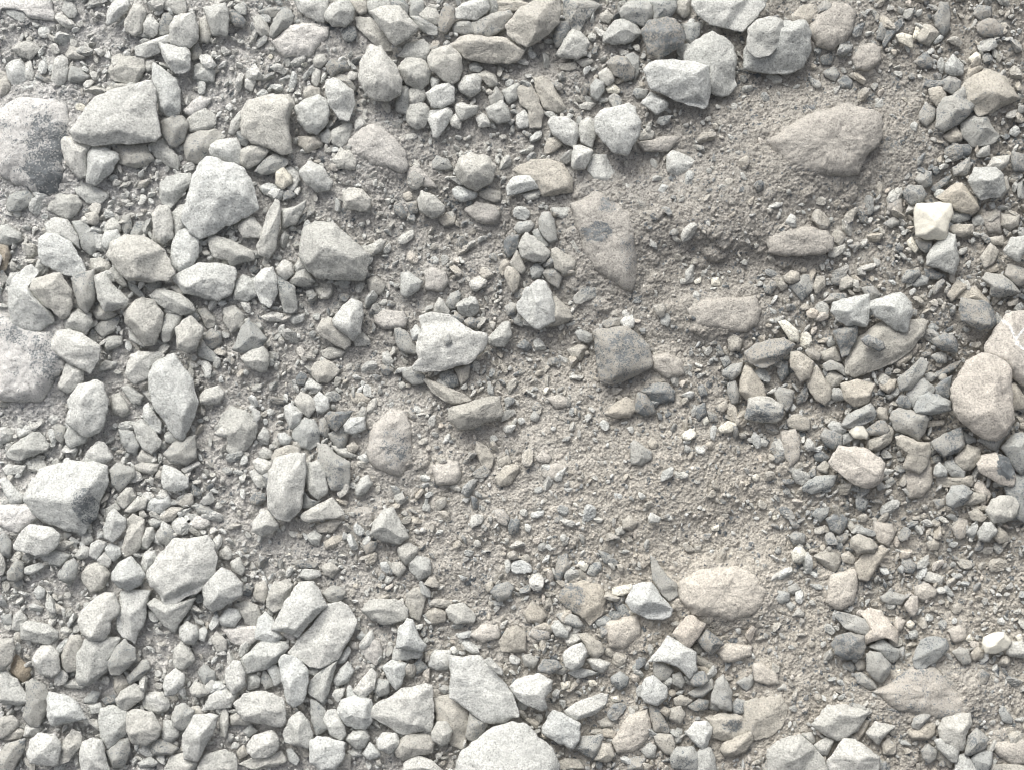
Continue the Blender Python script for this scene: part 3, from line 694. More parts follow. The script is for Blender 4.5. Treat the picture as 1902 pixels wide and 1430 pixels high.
g2|1652,766 1666,757 1716,769 1719,782 1711,804 1700,816 1682,806 1660,798 1650,777||grey chunky stone just above the tan tooth-shaped stone
g3|1692,758 1703,735 1719,728 1759,745 1759,761 1724,768 1695,766||domed grey stone touching the left side of the big rounded tan stone
d3|1660,745 1668,735 1679,735 1688,750 1684,757 1666,754||
d2|1731,724 1745,708 1764,700 1759,740 1737,735||
k3|1535,859 1543,841 1554,828 1597,830 1626,849 1634,859 1631,886 1613,902 1591,901 1570,889 1541,867||large flat pinkish-tan stone with rounded corners below the dark stones at right
b3|1660,825 1659,812 1671,808 1698,820 1719,821 1721,838 1713,865 1700,875 1676,870 1671,862 1679,841||tan tooth-shaped stone with two prongs right of the flat tan stone
d3|1725,820 1751,804 1780,793 1785,825 1772,838 1748,845 1732,833||dark slate-grey chunk between the tooth-shaped stone and big tan stone
b2|1771,849 1793,826 1814,833 1820,851 1799,870 1785,870 1772,857||sandy tan chunky stone just left of the tan stone with grey cap
k3|1808,859 1817,845 1841,841 1865,849 1878,881 1873,899 1852,897 1814,875|1812 870 1868 849 0.4 0.35|tan faceted stone with a dark grey cap near the right edge
g2|1854,830 1878,804 1906,806 1906,870 1889,878 1876,865 1865,846||grey chunky stone just above right of the tan stone with grey cap
g2|1862,905 1878,883 1906,875 1906,968 1878,958 1873,931||grey long upright stone just below right of the tan stone with grey cap
p3|1826,947 1836,926 1857,919 1878,923 1885,936 1876,960 1857,967 1836,966||speckled pale hexagonal stone near the right edge below the grey-capped stone
p3|1810,987 1822,968 1836,968 1846,984 1830,1003 1814,1000||
b2|1844,998 1852,976 1868,990 1870,1003 1854,1008||
b2|1796,950 1812,944 1830,960 1822,967 1801,963||
g3|1752,921 1761,902 1783,899 1799,913 1783,934 1764,940 1753,934||grey chunky stone a little left of the speckled hexagon stone
b2|1780,936 1799,913 1828,918 1828,928 1806,936||
k1|1804,897 1825,894 1841,918 1825,942 1814,915||
p3|1729,878 1732,865 1740,858 1753,873 1751,883 1735,883||
g2|1753,857 1767,854 1789,873 1787,886 1764,883 1753,870||
b1|1739,886 1804,883 1804,902 1772,905 1743,902||
g1|1780,796 1814,817 1796,825 1785,820||
g1|1814,817 1865,788 1878,793 1862,817 1849,838||grey long slanting stone just above the tan stone with grey cap
b2|1870,716 1884,713 1899,735 1899,758 1876,761 1868,740||
b1|1719,782 1751,780 1753,788 1721,793||
d1|1512,843 1525,837 1538,849 1530,857 1514,854||
b1|1516,867 1530,854 1538,865 1533,878 1520,873||
g2|1488,902 1501,889 1517,883 1551,881 1541,902 1533,907 1506,915 1490,910||marbled white and grey shard below left of the flat tan stone
w1|1565,891 1575,897 1589,907 1575,910 1565,899||
g1|1626,897 1636,894 1644,905 1631,910||
g1|1644,894 1655,886 1663,894 1652,902||
w1|1634,873 1639,869 1659,873 1647,882 1635,881||
b0|1679,870 1719,849 1729,870 1727,899 1713,921 1687,921 1682,902||sandy tan half-buried stone just below the tan tooth-shaped stone
d1|1432,849 1448,833 1461,838 1453,854 1440,859||
d0|1448,801 1474,798 1485,820 1480,849 1464,865 1453,838 1450,817||dark grey half-buried stone a little below right of the white-crested grey block
d1|1429,833 1435,822 1443,828 1437,843||
g1|1464,873 1474,863 1489,865 1485,875 1472,879||
g1|1508,955 1514,944 1538,942 1535,955 1522,968||
d1|1535,963 1554,951 1573,963 1567,982 1557,990 1541,982||
d1|1466,995 1477,986 1494,992 1493,1006 1474,1011||
g2|1591,984 1602,979 1628,988 1621,995 1597,992||
b3|1577,998 1591,990 1615,1000 1624,1013 1618,1023 1591,1025 1578,1013||smooth tan bean-shaped stone lying in gravel below the flat pinkish-tan stone
d1|1554,995 1570,990 1575,1000 1565,1010 1554,1006||
b2|1562,1029 1575,1023 1586,1035 1583,1045 1565,1041||
c2|1469,1024 1477,1015 1488,1015 1497,1029 1485,1043 1472,1040||
b2|1586,1045 1602,1027 1634,1013 1647,1021 1634,1037 1623,1056 1610,1076 1594,1072||sandy tan long slanting stone just below right of the smooth tan bean
b1|1496,1048 1509,1041 1518,1048 1506,1057 1496,1056||
b1|1512,1032 1533,1021 1557,1029 1559,1045 1549,1060 1533,1051||
b1|1573,974 1581,968 1589,979 1581,986||
w1|1404,814 1413,813 1425,820 1421,828 1408,825||
d0|1769,979 1780,960 1796,966 1791,998 1775,1000||
b1|1721,1008 1735,1000 1745,1006 1743,1019 1727,1021||
d1|1676,1043 1690,1036 1702,1051 1695,1064 1679,1061||
b0|1623,968 1655,974 1663,992 1650,1013 1631,1006 1623,987||
d1|1733,928 1751,926 1753,936 1740,944||
p1|151,1066 165,1050 186,1042 199,1050 205,1066 194,1090 173,1098 159,1082||pale grey compact stone just above the smooth kidney stone
w3|383,1095 393,1069 417,1053 436,1061 453,1079 452,1100 425,1119 401,1130 385,1116||plump smooth white stone touching the lower right of the hexagonal slab
w3|154,1148 162,1130 186,1106 202,1098 218,1099 228,1119 224,1135 213,1148 210,1167 199,1183 175,1182 159,1170||smooth white kidney-shaped stone at lower left beside a notched upright one
w2|228,1100 239,1093 266,1093 282,1096 276,1119 274,1143 263,1167 255,1188 239,1180 226,1172 221,1156||upright white stone with wavy sides right of the smooth kidney stone
p2|279,1119 292,1108 308,1114 332,1116 367,1107 348,1138 327,1168 316,1164 295,1140||pale grey chunky stone just below the white hexagonal slab
w2|337,1162 351,1152 369,1162 372,1175 364,1193 345,1191 337,1178||
w2|410,1146 425,1127 441,1130 449,1143 436,1162 414,1159||
p1|436,1124 457,1116 478,1124 484,1140 473,1163 457,1156 449,1140||pale grey chunky stone just below right of the plump white stone
w3|422,1241 438,1225 449,1225 458,1247 456,1271 436,1284 425,1268||white long upright stone just above left of the broad white loaf
w2|66,1220 82,1196 101,1196 114,1212 117,1241 101,1252 82,1247 68,1231||bright blue-white stone at lower left beside a dark hollow
b2|118,1215 133,1180 151,1178 157,1188 149,1220 146,1241 128,1244 120,1231||sandy tan long upright stone just right of the blue-white stone
p2|146,1255 149,1209 165,1180 207,1180 226,1183 218,1209 205,1220 207,1236 170,1268 154,1265||tall sandy tongue-shaped stone directly under the smooth kidney stone
g3|205,1225 221,1201 236,1184 255,1201 258,1220 228,1248 213,1247||grey chunky stone just below the notched upright stone
g2|239,1255 266,1225 276,1223 282,1239 263,1257 244,1267||
p2|325,1231 327,1204 340,1189 356,1204 364,1223 343,1241 329,1236||pale grey chunky stone a little below right of the notched upright stone
w3|307,1268 313,1252 329,1239 345,1249 345,1268 327,1286 311,1288||white chunky stone a little above left of the slanting white loaf
g1|368,1247 380,1233 399,1247 401,1263 380,1273||
w2|381,1276 393,1259 404,1271 399,1285 388,1284||
p2|355,1276 367,1265 380,1271 388,1286 372,1292 359,1289||
p2|45,1156 61,1151 93,1156 112,1170 112,1180 96,1193 72,1188 46,1183||pale grey long level stone just above the blue-white stone
p1|25,1167 27,1143 40,1132 52,1148 48,1156 43,1172||
b3|0,1184 32,1183 33,1199 29,1223 16,1236 0,1241||tan block cut off by the left edge above a dark brown hollow
n1|24,1225 32,1215 58,1241 56,1255 43,1265 21,1247||
p2|0,1244 16,1244 35,1260 56,1289 58,1300 40,1305 0,1300||pale grey long slanting stone just below the tan corner block
g2|53,1268 64,1257 88,1271 96,1289 93,1310 77,1345 61,1342 48,1326 56,1300||grey long upright stone just left of the white shark-fin stone
w3|96,1292 100,1281 128,1286 149,1297 166,1329 143,1332 106,1341 96,1329||white shark-fin shaped stone at lower left with a straight base
p1|114,1271 138,1260 157,1271 154,1278 125,1277||
p2|218,1297 228,1281 252,1268 268,1276 268,1294 234,1318 223,1310||pale grey long slanting stone just above left of the blocky round stone
w1|165,1310 186,1305 191,1321 170,1325||
p2|186,1337 191,1313 213,1308 236,1318 244,1332 236,1358 205,1385 191,1369||pale grey chunky stone just above right of the white bottom-left thumb
p3|242,1350 244,1318 260,1313 287,1318 303,1345 298,1363 276,1377 252,1373||blocky rounded pale stone near the bottom edge right of shark-fin stone
w1|266,1289 300,1284 316,1305 313,1316 295,1325 276,1318 266,1310||white chunky stone just above right of the blocky round stone
g3|323,1329 332,1308 345,1302 364,1316 356,1342 343,1350 329,1345||grey chunky stone just above left of the slanting white loaf
p2|302,1361 308,1337 324,1337 335,1350 335,1363 321,1375 306,1371||
w3|343,1369 345,1358 364,1326 393,1321 408,1326 399,1353 383,1382 372,1406 348,1403||slanting white loaf-shaped stone near the bottom edge, left of the hollow
g2|282,1387 287,1369 308,1371 332,1387 319,1398 287,1398||
w3|153,1393 159,1374 178,1366 194,1371 202,1406 210,1433 159,1433||smooth white thumb-shaped stone standing on the bottom edge at left
g2|199,1393 223,1371 242,1369 244,1395 231,1422 213,1422||grey chunky stone just right of the white bottom-left thumb
w3|62,1393 66,1369 82,1356 109,1358 122,1377 114,1414 66,1409||white rounded block near the bottom left corner beside a tan oval
b3|108,1406 117,1382 138,1352 154,1356 157,1377 133,1409 114,1414||sandy tan narrow slanting stone just right of the white rounded block
g2|0,1403 16,1379 50,1369 53,1382 32,1422 21,1433 0,1433||grey long slanting stone a little left of the white rounded block
w1|46,1366 50,1345 69,1342 80,1350 66,1366||
b2|0,1332 24,1326 37,1337 35,1348 11,1366 0,1369||
b1|8,1369 35,1348 48,1358 40,1369 13,1373||
p2|369,1422 383,1398 417,1390 438,1398 441,1430 372,1433||pale grey long level stone just below right of the slanting white loaf
w2|380,1316 393,1289 414,1276 441,1286 430,1310 409,1313||white chunky stone just above right of the slanting white loaf
w1|258,1390 271,1385 287,1398 279,1405 263,1398||
p2|260,1414 282,1403 295,1414 287,1421 263,1421||
p1|306,1430 319,1401 345,1398 367,1417 359,1433||pale grey long level stone just below left of the slanting white loaf
p2|408,1342 417,1310 425,1324 425,1348 420,1369||
b1|428,1329 452,1318 476,1334 462,1345 430,1345||
g1|452,1358 465,1345 478,1358 462,1369||
w1|65,1098 74,1086 86,1095 82,1108 72,1111||
b1|96,1132 104,1119 120,1127 114,1139||
b1|213,1255 228,1252 242,1265 221,1289 213,1278||
b0|414,1167 478,1162 484,1183 457,1199 430,1193||sandy tan half-buried stone a little below left of the upper flat slab
b2|395,1188 404,1172 422,1188 422,1204 406,1209||
g1|3,1143 21,1140 24,1159 8,1159||
b1|438,1395 452,1385 460,1401 444,1411||
g1|157,1297 173,1281 186,1286 178,1305 159,1305||
d1|191,1297 213,1289 218,1305 197,1308||
w2|477,1167 481,1148 495,1136 510,1151 513,1164 525,1180 510,1192 492,1188 476,1183||white compact stone just below left of the upper flat slab
p2|452,1220 471,1204 489,1188 532,1191 537,1201 518,1225 495,1239 460,1248 455,1241||pale grey long slanting stone just above left of the white tusk stone
w3|443,1302 460,1284 484,1280 508,1284 529,1292 533,1316 532,1334 521,1344 495,1337 460,1332 447,1318||broad white loaf-shaped stone left of the white tusk stone
w3|463,1379 476,1361 508,1352 520,1366 518,1387 500,1401 476,1402 465,1393||white chunky stone a little below the broad white loaf
p2|447,1417 476,1403 524,1393 530,1414 510,1422 468,1426||pale grey narrow level stone a little below the broad white loaf
p1|460,1252 476,1251 484,1263 479,1276 460,1281||
g1|485,1263 489,1244 500,1255 508,1273 492,1281||
w2|495,1239 510,1231 520,1241 524,1265 510,1273 505,1257||
w3|510,1164 534,1114 558,1079 582,1079 593,1090 609,1122 588,1140 558,1176 529,1167|609 1124 556 1175 1.1 0.05|upper one of two overlapping white slabs at lower left, with a sloping right edge
w3|542,1207 558,1183 585,1156 611,1124 633,1120 651,1132 662,1151 657,1172 641,1199 630,1220 598,1235 577,1235 550,1217||lower one of two overlapping pale slabs at lower left, rounded upper right end
p2|496,1114 510,1082 534,1078 545,1085 537,1106 521,1130 510,1135 497,1124||pale grey long slanting stone just above left of the upper flat slab
b1|471,1103 476,1085 492,1079 497,1095 492,1119 476,1114||
g2|601,1100 617,1087 635,1090 643,1100 630,1119 611,1116||
w3|522,1223 534,1212 558,1220 574,1239 574,1263 566,1294 550,1308 537,1297 529,1263||white tusk-shaped stone pointing down below the two overlapping slabs
p2|574,1284 577,1263 609,1233 627,1225 619,1252 611,1281 601,1302|627 1228 598 1300 0.15 0.9|pale grey long slanting stone just right of the white tusk stone
g2|577,1297 590,1301 606,1318 609,1350 588,1363 580,1337||grey narrow upright stone just above the white bun stone
p3|530,1358 540,1332 558,1316 577,1337 584,1363 574,1385 556,1379 534,1374|558 1316 574 1382 0.2 0.9|pale grey chunky stone just above left of the white bun stone
w3|603,1334 611,1316 625,1316 641,1345 643,1361 635,1371 617,1361||white long slanting stone just above the white bun stone
w2|627,1321 635,1297 662,1289 691,1297 691,1337 678,1350 646,1345||white compact stone just left of the white triangle slab
w3|659,1278 673,1260 691,1239 700,1249 696,1276 673,1294||
w2|646,1278 651,1273 665,1292 662,1302 646,1300||
g2|694,1281 702,1260 723,1263 723,1286 704,1292||
w2|712,1236 728,1225 755,1231 752,1247 747,1265 736,1280 723,1263||white chunky stone just above the white triangle slab
p2|731,1215 736,1199 758,1201 784,1212 779,1220 752,1223 731,1225||
w3|738,1199 742,1164 758,1147 768,1151 779,1178 792,1193 784,1205 758,1200||small white tent-shaped stone in the dirt above the white triangle slab
p2|673,1132 688,1114 720,1111 742,1114 756,1130 755,1148 726,1156 710,1156 691,1148||low pale lozenge-shaped stone in the dirt right of the overlapping slabs
b1|756,1103 768,1093 787,1093 792,1106 779,1151 763,1143 755,1122||sandy tan long upright stone just above the small white tent stone
w3|835,1215 859,1217 890,1213 912,1236 946,1278 959,1310 959,1324 933,1336 898,1334 874,1316 840,1289 837,1268 840,1252|885 1213 917 1336 0.7 0.08|large long white stone with a lengthwise ridge above the bottom-edge boulder
w3|688,1326 699,1308 739,1281 789,1268 803,1271 804,1316 800,1356 779,1353 750,1358 720,1342|789 1268 783 1356 0.9 0.05|large flat white triangular slab pointing left near the bottom centre
w3|580,1369 595,1362 617,1366 641,1374 642,1398 625,1422 601,1426 580,1409||smooth white bun-shaped stone near the bottom edge below the tusk stone
p2|643,1371 657,1356 678,1353 687,1366 678,1385 662,1389||
w3|702,1371 712,1358 736,1358 743,1377 726,1395 704,1387||
w2|674,1398 688,1377 704,1393 707,1401 686,1409||
b2|736,1387 755,1358 797,1363 808,1374 800,1395 768,1401 750,1409 739,1401||sandy tan long level stone just below the white triangle slab
p3|803,1358 813,1337 829,1337 840,1353 835,1371 821,1381 805,1369||
g2|866,1363 874,1321 909,1337 896,1361 882,1375 872,1371||grey chunky stone just above left of the bottom-edge boulder
w2|747,1433 755,1411 776,1401 800,1409 827,1433||white narrow level stone a little left of the bottom-edge boulder
p4|901,1220 912,1215 933,1236 933,1245 922,1241||
w1|795,1223 808,1207 837,1209 835,1241 813,1244 797,1236||
b0|667,1199 686,1185 704,1193 710,1215 699,1236 678,1223 670,1209||sandy tan half-buried stone a little right of the lower flat slab
w2|627,1223 646,1201 651,1209 641,1228 630,1231||
w1|619,1263 633,1241 646,1228 657,1247 646,1265 625,1273||
b1|791,1140 808,1127 829,1138 827,1154 800,1159||
p2|829,1132 840,1122 861,1120 882,1140 880,1154 859,1154 848,1158 835,1146||pale grey chunky stone a little above the long white ridge stone
d2|912,1098 922,1085 944,1079 954,1090 946,1108 925,1114||
b1|901,1085 914,1079 917,1095 906,1100||
w1|914,1116 933,1115 933,1124 917,1123||
b1|805,1297 843,1289 869,1324 872,1356 859,1390 837,1379 813,1342||big sandy tan long upright stone just above left of the bottom-edge boulder
g1|760,1241 779,1225 795,1241 773,1252||
g1|815,1281 824,1273 837,1278 827,1290||
w1|662,1183 673,1171 681,1178 670,1188||
w1|646,1395 667,1393 673,1403 651,1407||
b1|548,1379 566,1385 577,1403 566,1406||
w1|532,1393 542,1390 556,1411 550,1421 537,1414||
b1|630,1403 651,1401 651,1430 617,1430||
g0|526,1178 537,1170 553,1180 545,1193||
b0|874,1178 901,1159 925,1164 928,1183 898,1193||
w3|1162,1114 1175,1085 1191,1078 1207,1079 1223,1100 1247,1127 1241,1140 1226,1146 1202,1143 1175,1132||plump pinkish-white teardrop stone below right of centre beside a dark wedge
g2|1208,1031 1218,1039 1226,1053 1239,1069 1255,1082 1257,1103 1241,1112 1226,1098 1212,1074||dark grey wedge stone slanting along the right of the teardrop stone
b0|1265,1077 1313,1055 1366,1051 1398,1069 1417,1093 1411,1116 1388,1140 1356,1146 1319,1138 1287,1138 1263,1111||large round beige dome of stone buried in dirt right of the teardrop stone
k3|1248,1172 1271,1143 1284,1140 1305,1156 1297,1175 1279,1196 1263,1191||pink-white squarish nugget below the teardrop stone
w3|1202,1225 1220,1204 1239,1178 1265,1191 1289,1207 1289,1241 1276,1253 1257,1233 1228,1223||white boomerang-shaped stone arched below the pink-white nugget
d3|1295,1185 1311,1167 1342,1193 1319,1212 1303,1199||dark grey domino-like block right of the pink-white nugget
b1|1284,1207 1297,1196 1305,1209 1297,1215||
b1|1037,1108 1053,1085 1085,1079 1117,1087 1125,1108 1117,1138 1095,1159 1077,1138 1053,1127||tan boulder with a bare grey face at its left, left of the teardrop stone
g2|1034,1140 1053,1136 1071,1143 1082,1159 1071,1164 1045,1154||
p2|1024,1162 1037,1151 1055,1170 1053,1182 1032,1178||
b2|1074,1178 1090,1175 1117,1193 1122,1207 1109,1221 1090,1212 1087,1196||
w3|1045,1212 1058,1199 1079,1191 1089,1207 1079,1233 1063,1241 1050,1233||small smooth white oval stone below the grey-faced tan boulder
w2|1090,1225 1106,1220 1133,1231 1119,1248 1103,1241||
d3|1000,1236 1010,1221 1032,1223 1044,1236 1021,1248 1002,1243||
g2|1032,1247 1045,1236 1055,1241 1045,1252||
w3|949,1271 965,1255 997,1247 1024,1260 1021,1276 1010,1289 1016,1308 1005,1313 981,1305 960,1289||white rounded snail-shaped stone touching the right of the long ridge stone
w3|1050,1316 1069,1302 1114,1286 1125,1289 1125,1302 1106,1321 1071,1334 1053,1324||slanting pale sausage-shaped stone near the bottom right of centre
w3|1009,1348 1026,1314 1042,1321 1077,1340 1074,1363 1063,1385 1037,1374 1010,1358||square pale rough block right of the bottom-edge boulder
p1|1055,1249 1079,1241 1114,1249 1074,1260||
w3|1191,1276 1196,1257 1212,1252 1236,1273 1236,1292 1218,1306 1199,1300 1191,1289||egg-shaped stone half white half tan below the boomerang stone
g2|1215,1231 1233,1229 1249,1244 1239,1260 1226,1263 1215,1249||
g2|1249,1252 1263,1247 1271,1263 1265,1276 1249,1268||
d3|1281,1263 1284,1247 1305,1244 1315,1260 1303,1271 1287,1271||
g2|1279,1286 1297,1276 1321,1260 1326,1276 1305,1294 1289,1294||
g3|1321,1289 1329,1263 1342,1251 1358,1284 1356,1316 1334,1310 1321,1300||speckled grey upright teardrop stone right of the white-and-tan egg
b2|1252,1297 1265,1290 1285,1300 1273,1309 1255,1308||
d2|1279,1310 1300,1297 1316,1302 1313,1316 1292,1320||
g1|1319,1316 1326,1302 1338,1316 1334,1321||
g1|1358,1310 1369,1298 1388,1305 1385,1324 1366,1328||
g1|1369,1268 1388,1255 1406,1252 1398,1273 1388,1284||
w3|1273,1356 1289,1338 1311,1337 1321,1350 1311,1382 1303,1387 1287,1374||bright white chunk near the bottom edge left of a dusty tan slab
b2|1311,1332 1345,1324 1377,1329 1390,1348 1385,1369 1350,1374 1319,1366 1321,1345||dusty tan slab with grey patches right of the bright white chunk
b2|1345,1377 1393,1356 1398,1371 1382,1393 1361,1402 1345,1401 1337,1390||sandy tan narrow slanting stone just below left of the crumbly tan lump
p2|1295,1395 1305,1385 1319,1387 1326,1403 1329,1433 1295,1433||pale grey chunky stone just below the bright white chunk
g2|1247,1398 1257,1385 1287,1385 1297,1403 1292,1430 1247,1422||grey chunky stone just below left of the bright white chunk
b2|1215,1366 1226,1361 1247,1363 1253,1379 1252,1398 1236,1398 1220,1379||
g1|1252,1369 1257,1353 1268,1356 1265,1377 1255,1382||
d2|1208,1329 1207,1310 1226,1316 1244,1356 1239,1360 1215,1356||
b3|1226,1318 1233,1310 1244,1316 1239,1329||
b2|1241,1316 1263,1310 1272,1326 1263,1342 1244,1332||
g2|1066,1387 1079,1366 1117,1363 1119,1369 1109,1398 1101,1406 1085,1398||grey chunky stone just below right of the square pale block
b2|1103,1409 1117,1379 1133,1382 1142,1403 1127,1414||
b0|1138,1377 1167,1329 1202,1318 1210,1348 1202,1374 1175,1395 1148,1395||big sandy tan half-buried stone a little below left of the white-and-tan egg
p1|1191,1393 1207,1379 1220,1387 1215,1406 1202,1406||
b1|1117,1358 1127,1353 1143,1358 1141,1371 1122,1369||
g1|1143,1356 1154,1348 1162,1363 1151,1374||
b1|1111,1340 1130,1332 1146,1340 1138,1350 1117,1350||
b1|973,1332 994,1337 1002,1342 997,1353 984,1342||
b1|1037,1417 1050,1409 1074,1411 1085,1427 1037,1430||
d1|1167,1430 1170,1409 1186,1405 1199,1409 1196,1430||
g1|1231,1414 1255,1401 1247,1414||
g2|1135,1257 1151,1247 1167,1257 1164,1271 1151,1280 1138,1268||
b0|1332,1209 1350,1196 1393,1201 1393,1215 1372,1228 1345,1228||sandy tan half-buried stone just below right of the dark grey domino
b1|1292,1215 1332,1236 1329,1244 1297,1233||
b1|1295,1239 1313,1239 1324,1249 1319,1257||
d1|1141,1119 1151,1103 1162,1100 1159,1116 1146,1130||
g1|1146,1124 1159,1122 1172,1138 1170,1151 1151,1146||
g1|970,1217 984,1215 1000,1225 992,1239 976,1236||
b1|973,1138 989,1116 1008,1132 1016,1143 1002,1156 981,1154||
b1|1008,1114 1021,1108 1026,1124 1013,1130||
b1|1125,1207 1133,1204 1141,1212 1135,1220 1125,1215||
c2|1093,1265 1103,1263 1109,1271 1098,1274||
c1|1042,1268 1058,1265 1058,1276 1045,1280||
c2|1135,1294 1148,1293 1148,1302 1138,1301||
g1|1103,1151 1122,1143 1135,1148 1130,1164 1111,1162||
b0|1125,1156 1183,1143 1188,1178 1159,1201 1133,1199||sandy tan half-buried stone just below left of the plump teardrop stone
d0|984,1175 997,1164 1018,1170 1021,1183 1000,1188||
b1|928,1191 941,1167 960,1162 976,1175 976,1207 933,1209||sandy tan compact stone a little above right of the long white ridge stone
g3|1550,1143 1554,1134 1573,1138 1602,1148 1615,1164 1610,1176 1594,1175 1567,1164||long marbled grey flake on top of a small stone cluster, lower right
k2|1599,1140 1613,1130 1636,1135 1652,1156 1666,1170 1663,1195 1652,1185 1639,1180 1602,1196 1602,1178 1615,1167||rough pinkish-grey stone under the long marbled flake, lower right
d3|1541,1193 1549,1178 1570,1172 1599,1178 1601,1199 1594,1217 1570,1220 1549,1209||dusty dark grey disc stone below the long marbled flake
g2|1615,1201 1639,1185 1660,1201 1679,1209 1660,1228 1647,1225 1631,1209||
g3|1607,1215 1613,1207 1631,1211 1650,1231 1647,1247 1634,1263 1618,1255 1607,1241|1613 1207 1626 1260 0.2 0.7|faceted grey gem-like stone at the bottom of the lower right cluster
g2|1587,1252 1597,1247 1621,1263 1626,1276 1610,1276 1591,1265||
g3|1691,1220 1700,1199 1706,1185 1724,1179 1751,1183 1755,1199 1745,1215 1724,1228 1708,1239 1695,1233||hunched grey and tan stone lying right of the lower right cluster
c3|1818,1191 1822,1180 1841,1172 1857,1171 1870,1188 1862,1201 1841,1209 1825,1207||creamy white quartz loaf near the right edge in the lower right
k2|1680,1122 1690,1107 1703,1107 1703,1132 1695,1143 1682,1130||
c2|1686,1156 1692,1152 1699,1159 1692,1166 1686,1163||
k1|1663,1156 1668,1146 1684,1154 1676,1170 1666,1175||
g1|1435,1106 1440,1095 1464,1100 1465,1114 1450,1120 1437,1115||
g1|1464,1090 1477,1083 1486,1093 1474,1102 1466,1100||
g1|1460,1122 1466,1116 1477,1124 1469,1134||
g1|1472,1143 1482,1128 1493,1138 1490,1144||
d0|1626,1281 1655,1260 1692,1236 1732,1236 1761,1268 1780,1294 1799,1324 1796,1332 1745,1329 1666,1316||very large buried slab with a dark bare strip and long sharp right edge
p2|1506,1340 1533,1305 1559,1305 1607,1316 1599,1332 1586,1350 1570,1363 1549,1366 1525,1356||pale bowl-shaped stone with curved base near the bottom right
b1|1583,1366 1602,1337 1613,1337 1605,1358 1591,1374||
p2|1605,1356 1621,1337 1658,1345 1639,1361 1626,1377 1613,1366||
w3|1532,1406 1559,1365 1581,1366 1602,1382 1624,1398 1624,1417 1618,1433 1549,1433 1533,1414||large white arrowhead slab cut off by the bottom edge at right
p2|1423,1387 1450,1369 1482,1360 1501,1377 1520,1398 1533,1419 1528,1435 1427,1435||large grey-white wedge slab on the bottom edge left of the arrowhead slab
p2|1509,1379 1530,1366 1545,1371 1533,1398 1517,1393||
g1|1488,1361 1506,1358 1513,1374 1506,1382||
g3|1688,1340 1692,1329 1711,1317 1723,1324 1708,1342 1700,1350 1690,1346||
b2|1682,1356 1690,1348 1719,1340 1732,1340 1732,1358 1721,1369 1692,1369||
p2|1737,1348 1743,1332 1772,1321 1793,1321 1797,1337 1785,1361 1783,1387 1767,1387 1743,1369||boxy speckled pale grey stone near the bottom right corner
p3|1731,1369 1743,1366 1769,1371 1775,1385 1769,1409 1759,1406 1737,1385||
g3|1785,1393 1791,1361 1806,1346 1828,1366 1820,1382 1793,1395||
g2|1799,1403 1814,1390 1836,1390 1836,1414 1825,1429 1806,1422||
p2|1767,1433 1775,1398 1788,1395 1812,1427 1812,1435||
g2|1707,1390 1719,1378 1737,1390 1732,1406 1721,1413 1711,1403||
b1|1732,1393 1743,1387 1769,1414 1764,1425 1737,1406||
b2|1836,1433 1841,1417 1878,1415 1899,1419 1905,1433||
g1|1853,1318 1862,1310 1878,1332 1876,1341 1860,1337||
k0|1836,1377 1852,1377 1907,1369 1907,1411 1878,1417 1852,1401||pinkish tan half-buried stone a little right of the boxy speckled stone
g1|1639,1310 1666,1305 1671,1324 1647,1318||
b2|1801,1212 1812,1200 1828,1207 1822,1220 1806,1223||
g2|1767,1209 1780,1200 1796,1207 1801,1228 1785,1231||
p2|1865,1209 1870,1191 1894,1188 1906,1199 1906,1220 1873,1215||
c2|1884,1180 1894,1176 1898,1193 1889,1188||
d1|1814,1252 1822,1241 1836,1252 1830,1268 1820,1268||
b0|1759,1170 1780,1162 1796,1170 1793,1185 1772,1191||
b0|1400,1233 1416,1231 1440,1247 1445,1268 1427,1271 1400,1263||sandy tan half-buried stone a little above the crumbly tan lump
b1|1384,1302 1427,1294 1450,1289 1461,1316 1453,1345 1432,1363 1400,1374 1384,1356||large crumbly tan lump above the grey-white wedge slab
b1|1636,1379 1647,1369 1663,1385 1660,1398 1639,1398||
d1|1570,1231 1581,1228 1589,1239 1583,1249 1573,1241||
b1|1589,1233 1599,1225 1606,1231 1605,1241 1593,1244||
g1|1636,1108 1652,1098 1682,1106 1676,1122 1655,1122 1639,1116||
b0|1543,1066 1586,1058 1591,1085 1581,1119 1559,1130 1533,1116||sandy tan half-buried stone just above the long marbled flake
b0|1700,1090 1719,1085 1737,1095 1737,1108 1713,1114 1703,1106||
p1|1708,1066 1729,1062 1753,1071 1748,1085 1721,1079||
c1|1793,1185 1801,1178 1806,1188 1799,1191||"""
STONES = []
for ln in DATA.strip().splitlines():
    a, p, r, lab = ln.split('|')
    STONES.append((a[0], int(a[1]), np.array([[float(v) for v in q.split(',')] for q in p.split()]),
                   [float(v) for v in r.split()] if r else None, lab))

def hull(P):
    P = sorted(map(tuple, P)); 
    def half(Q):
        h = []
        for p in Q:
            while len(h) > 1 and (h[-1][0]-h[-2][0])*(p[1]-h[-2][1])-(h[-1][1]-h[-2][1])*(p[0]-h[-2][0]) <= 0: h.pop()
            h.append(p)
        return h
    a = half(P); b = half(P[::-1]); return np.array(a[:-1]+b[:-1])
def area(P):
    x, y = P[:, 0], P[:, 1]; return .5*np.sum(x*np.roll(y, -1)-y*np.roll(x, -1))
def centre(P):
    """the point the outline is most nearly star-shaped about"""
    c0 = P.mean(0); best = None
    for k in range(60):
        w = rng.random(len(P))+.35; c = (P*w[:, None]).sum(0)/w.sum() if k else c0
        Q = P-c; cr = Q[:, 0]*np.roll(Q[:, 1], -1)-Q[:, 1]*np.roll(Q[:, 0], -1)
        L = np.hypot(*(np.roll(P, -1, 0)-P).T)+1e-6
        s = np.min(cr/L)-.05*np.hypot(*(c-c0))
        if best is None or s > best[0]: best = (s, c)
    return best[1]
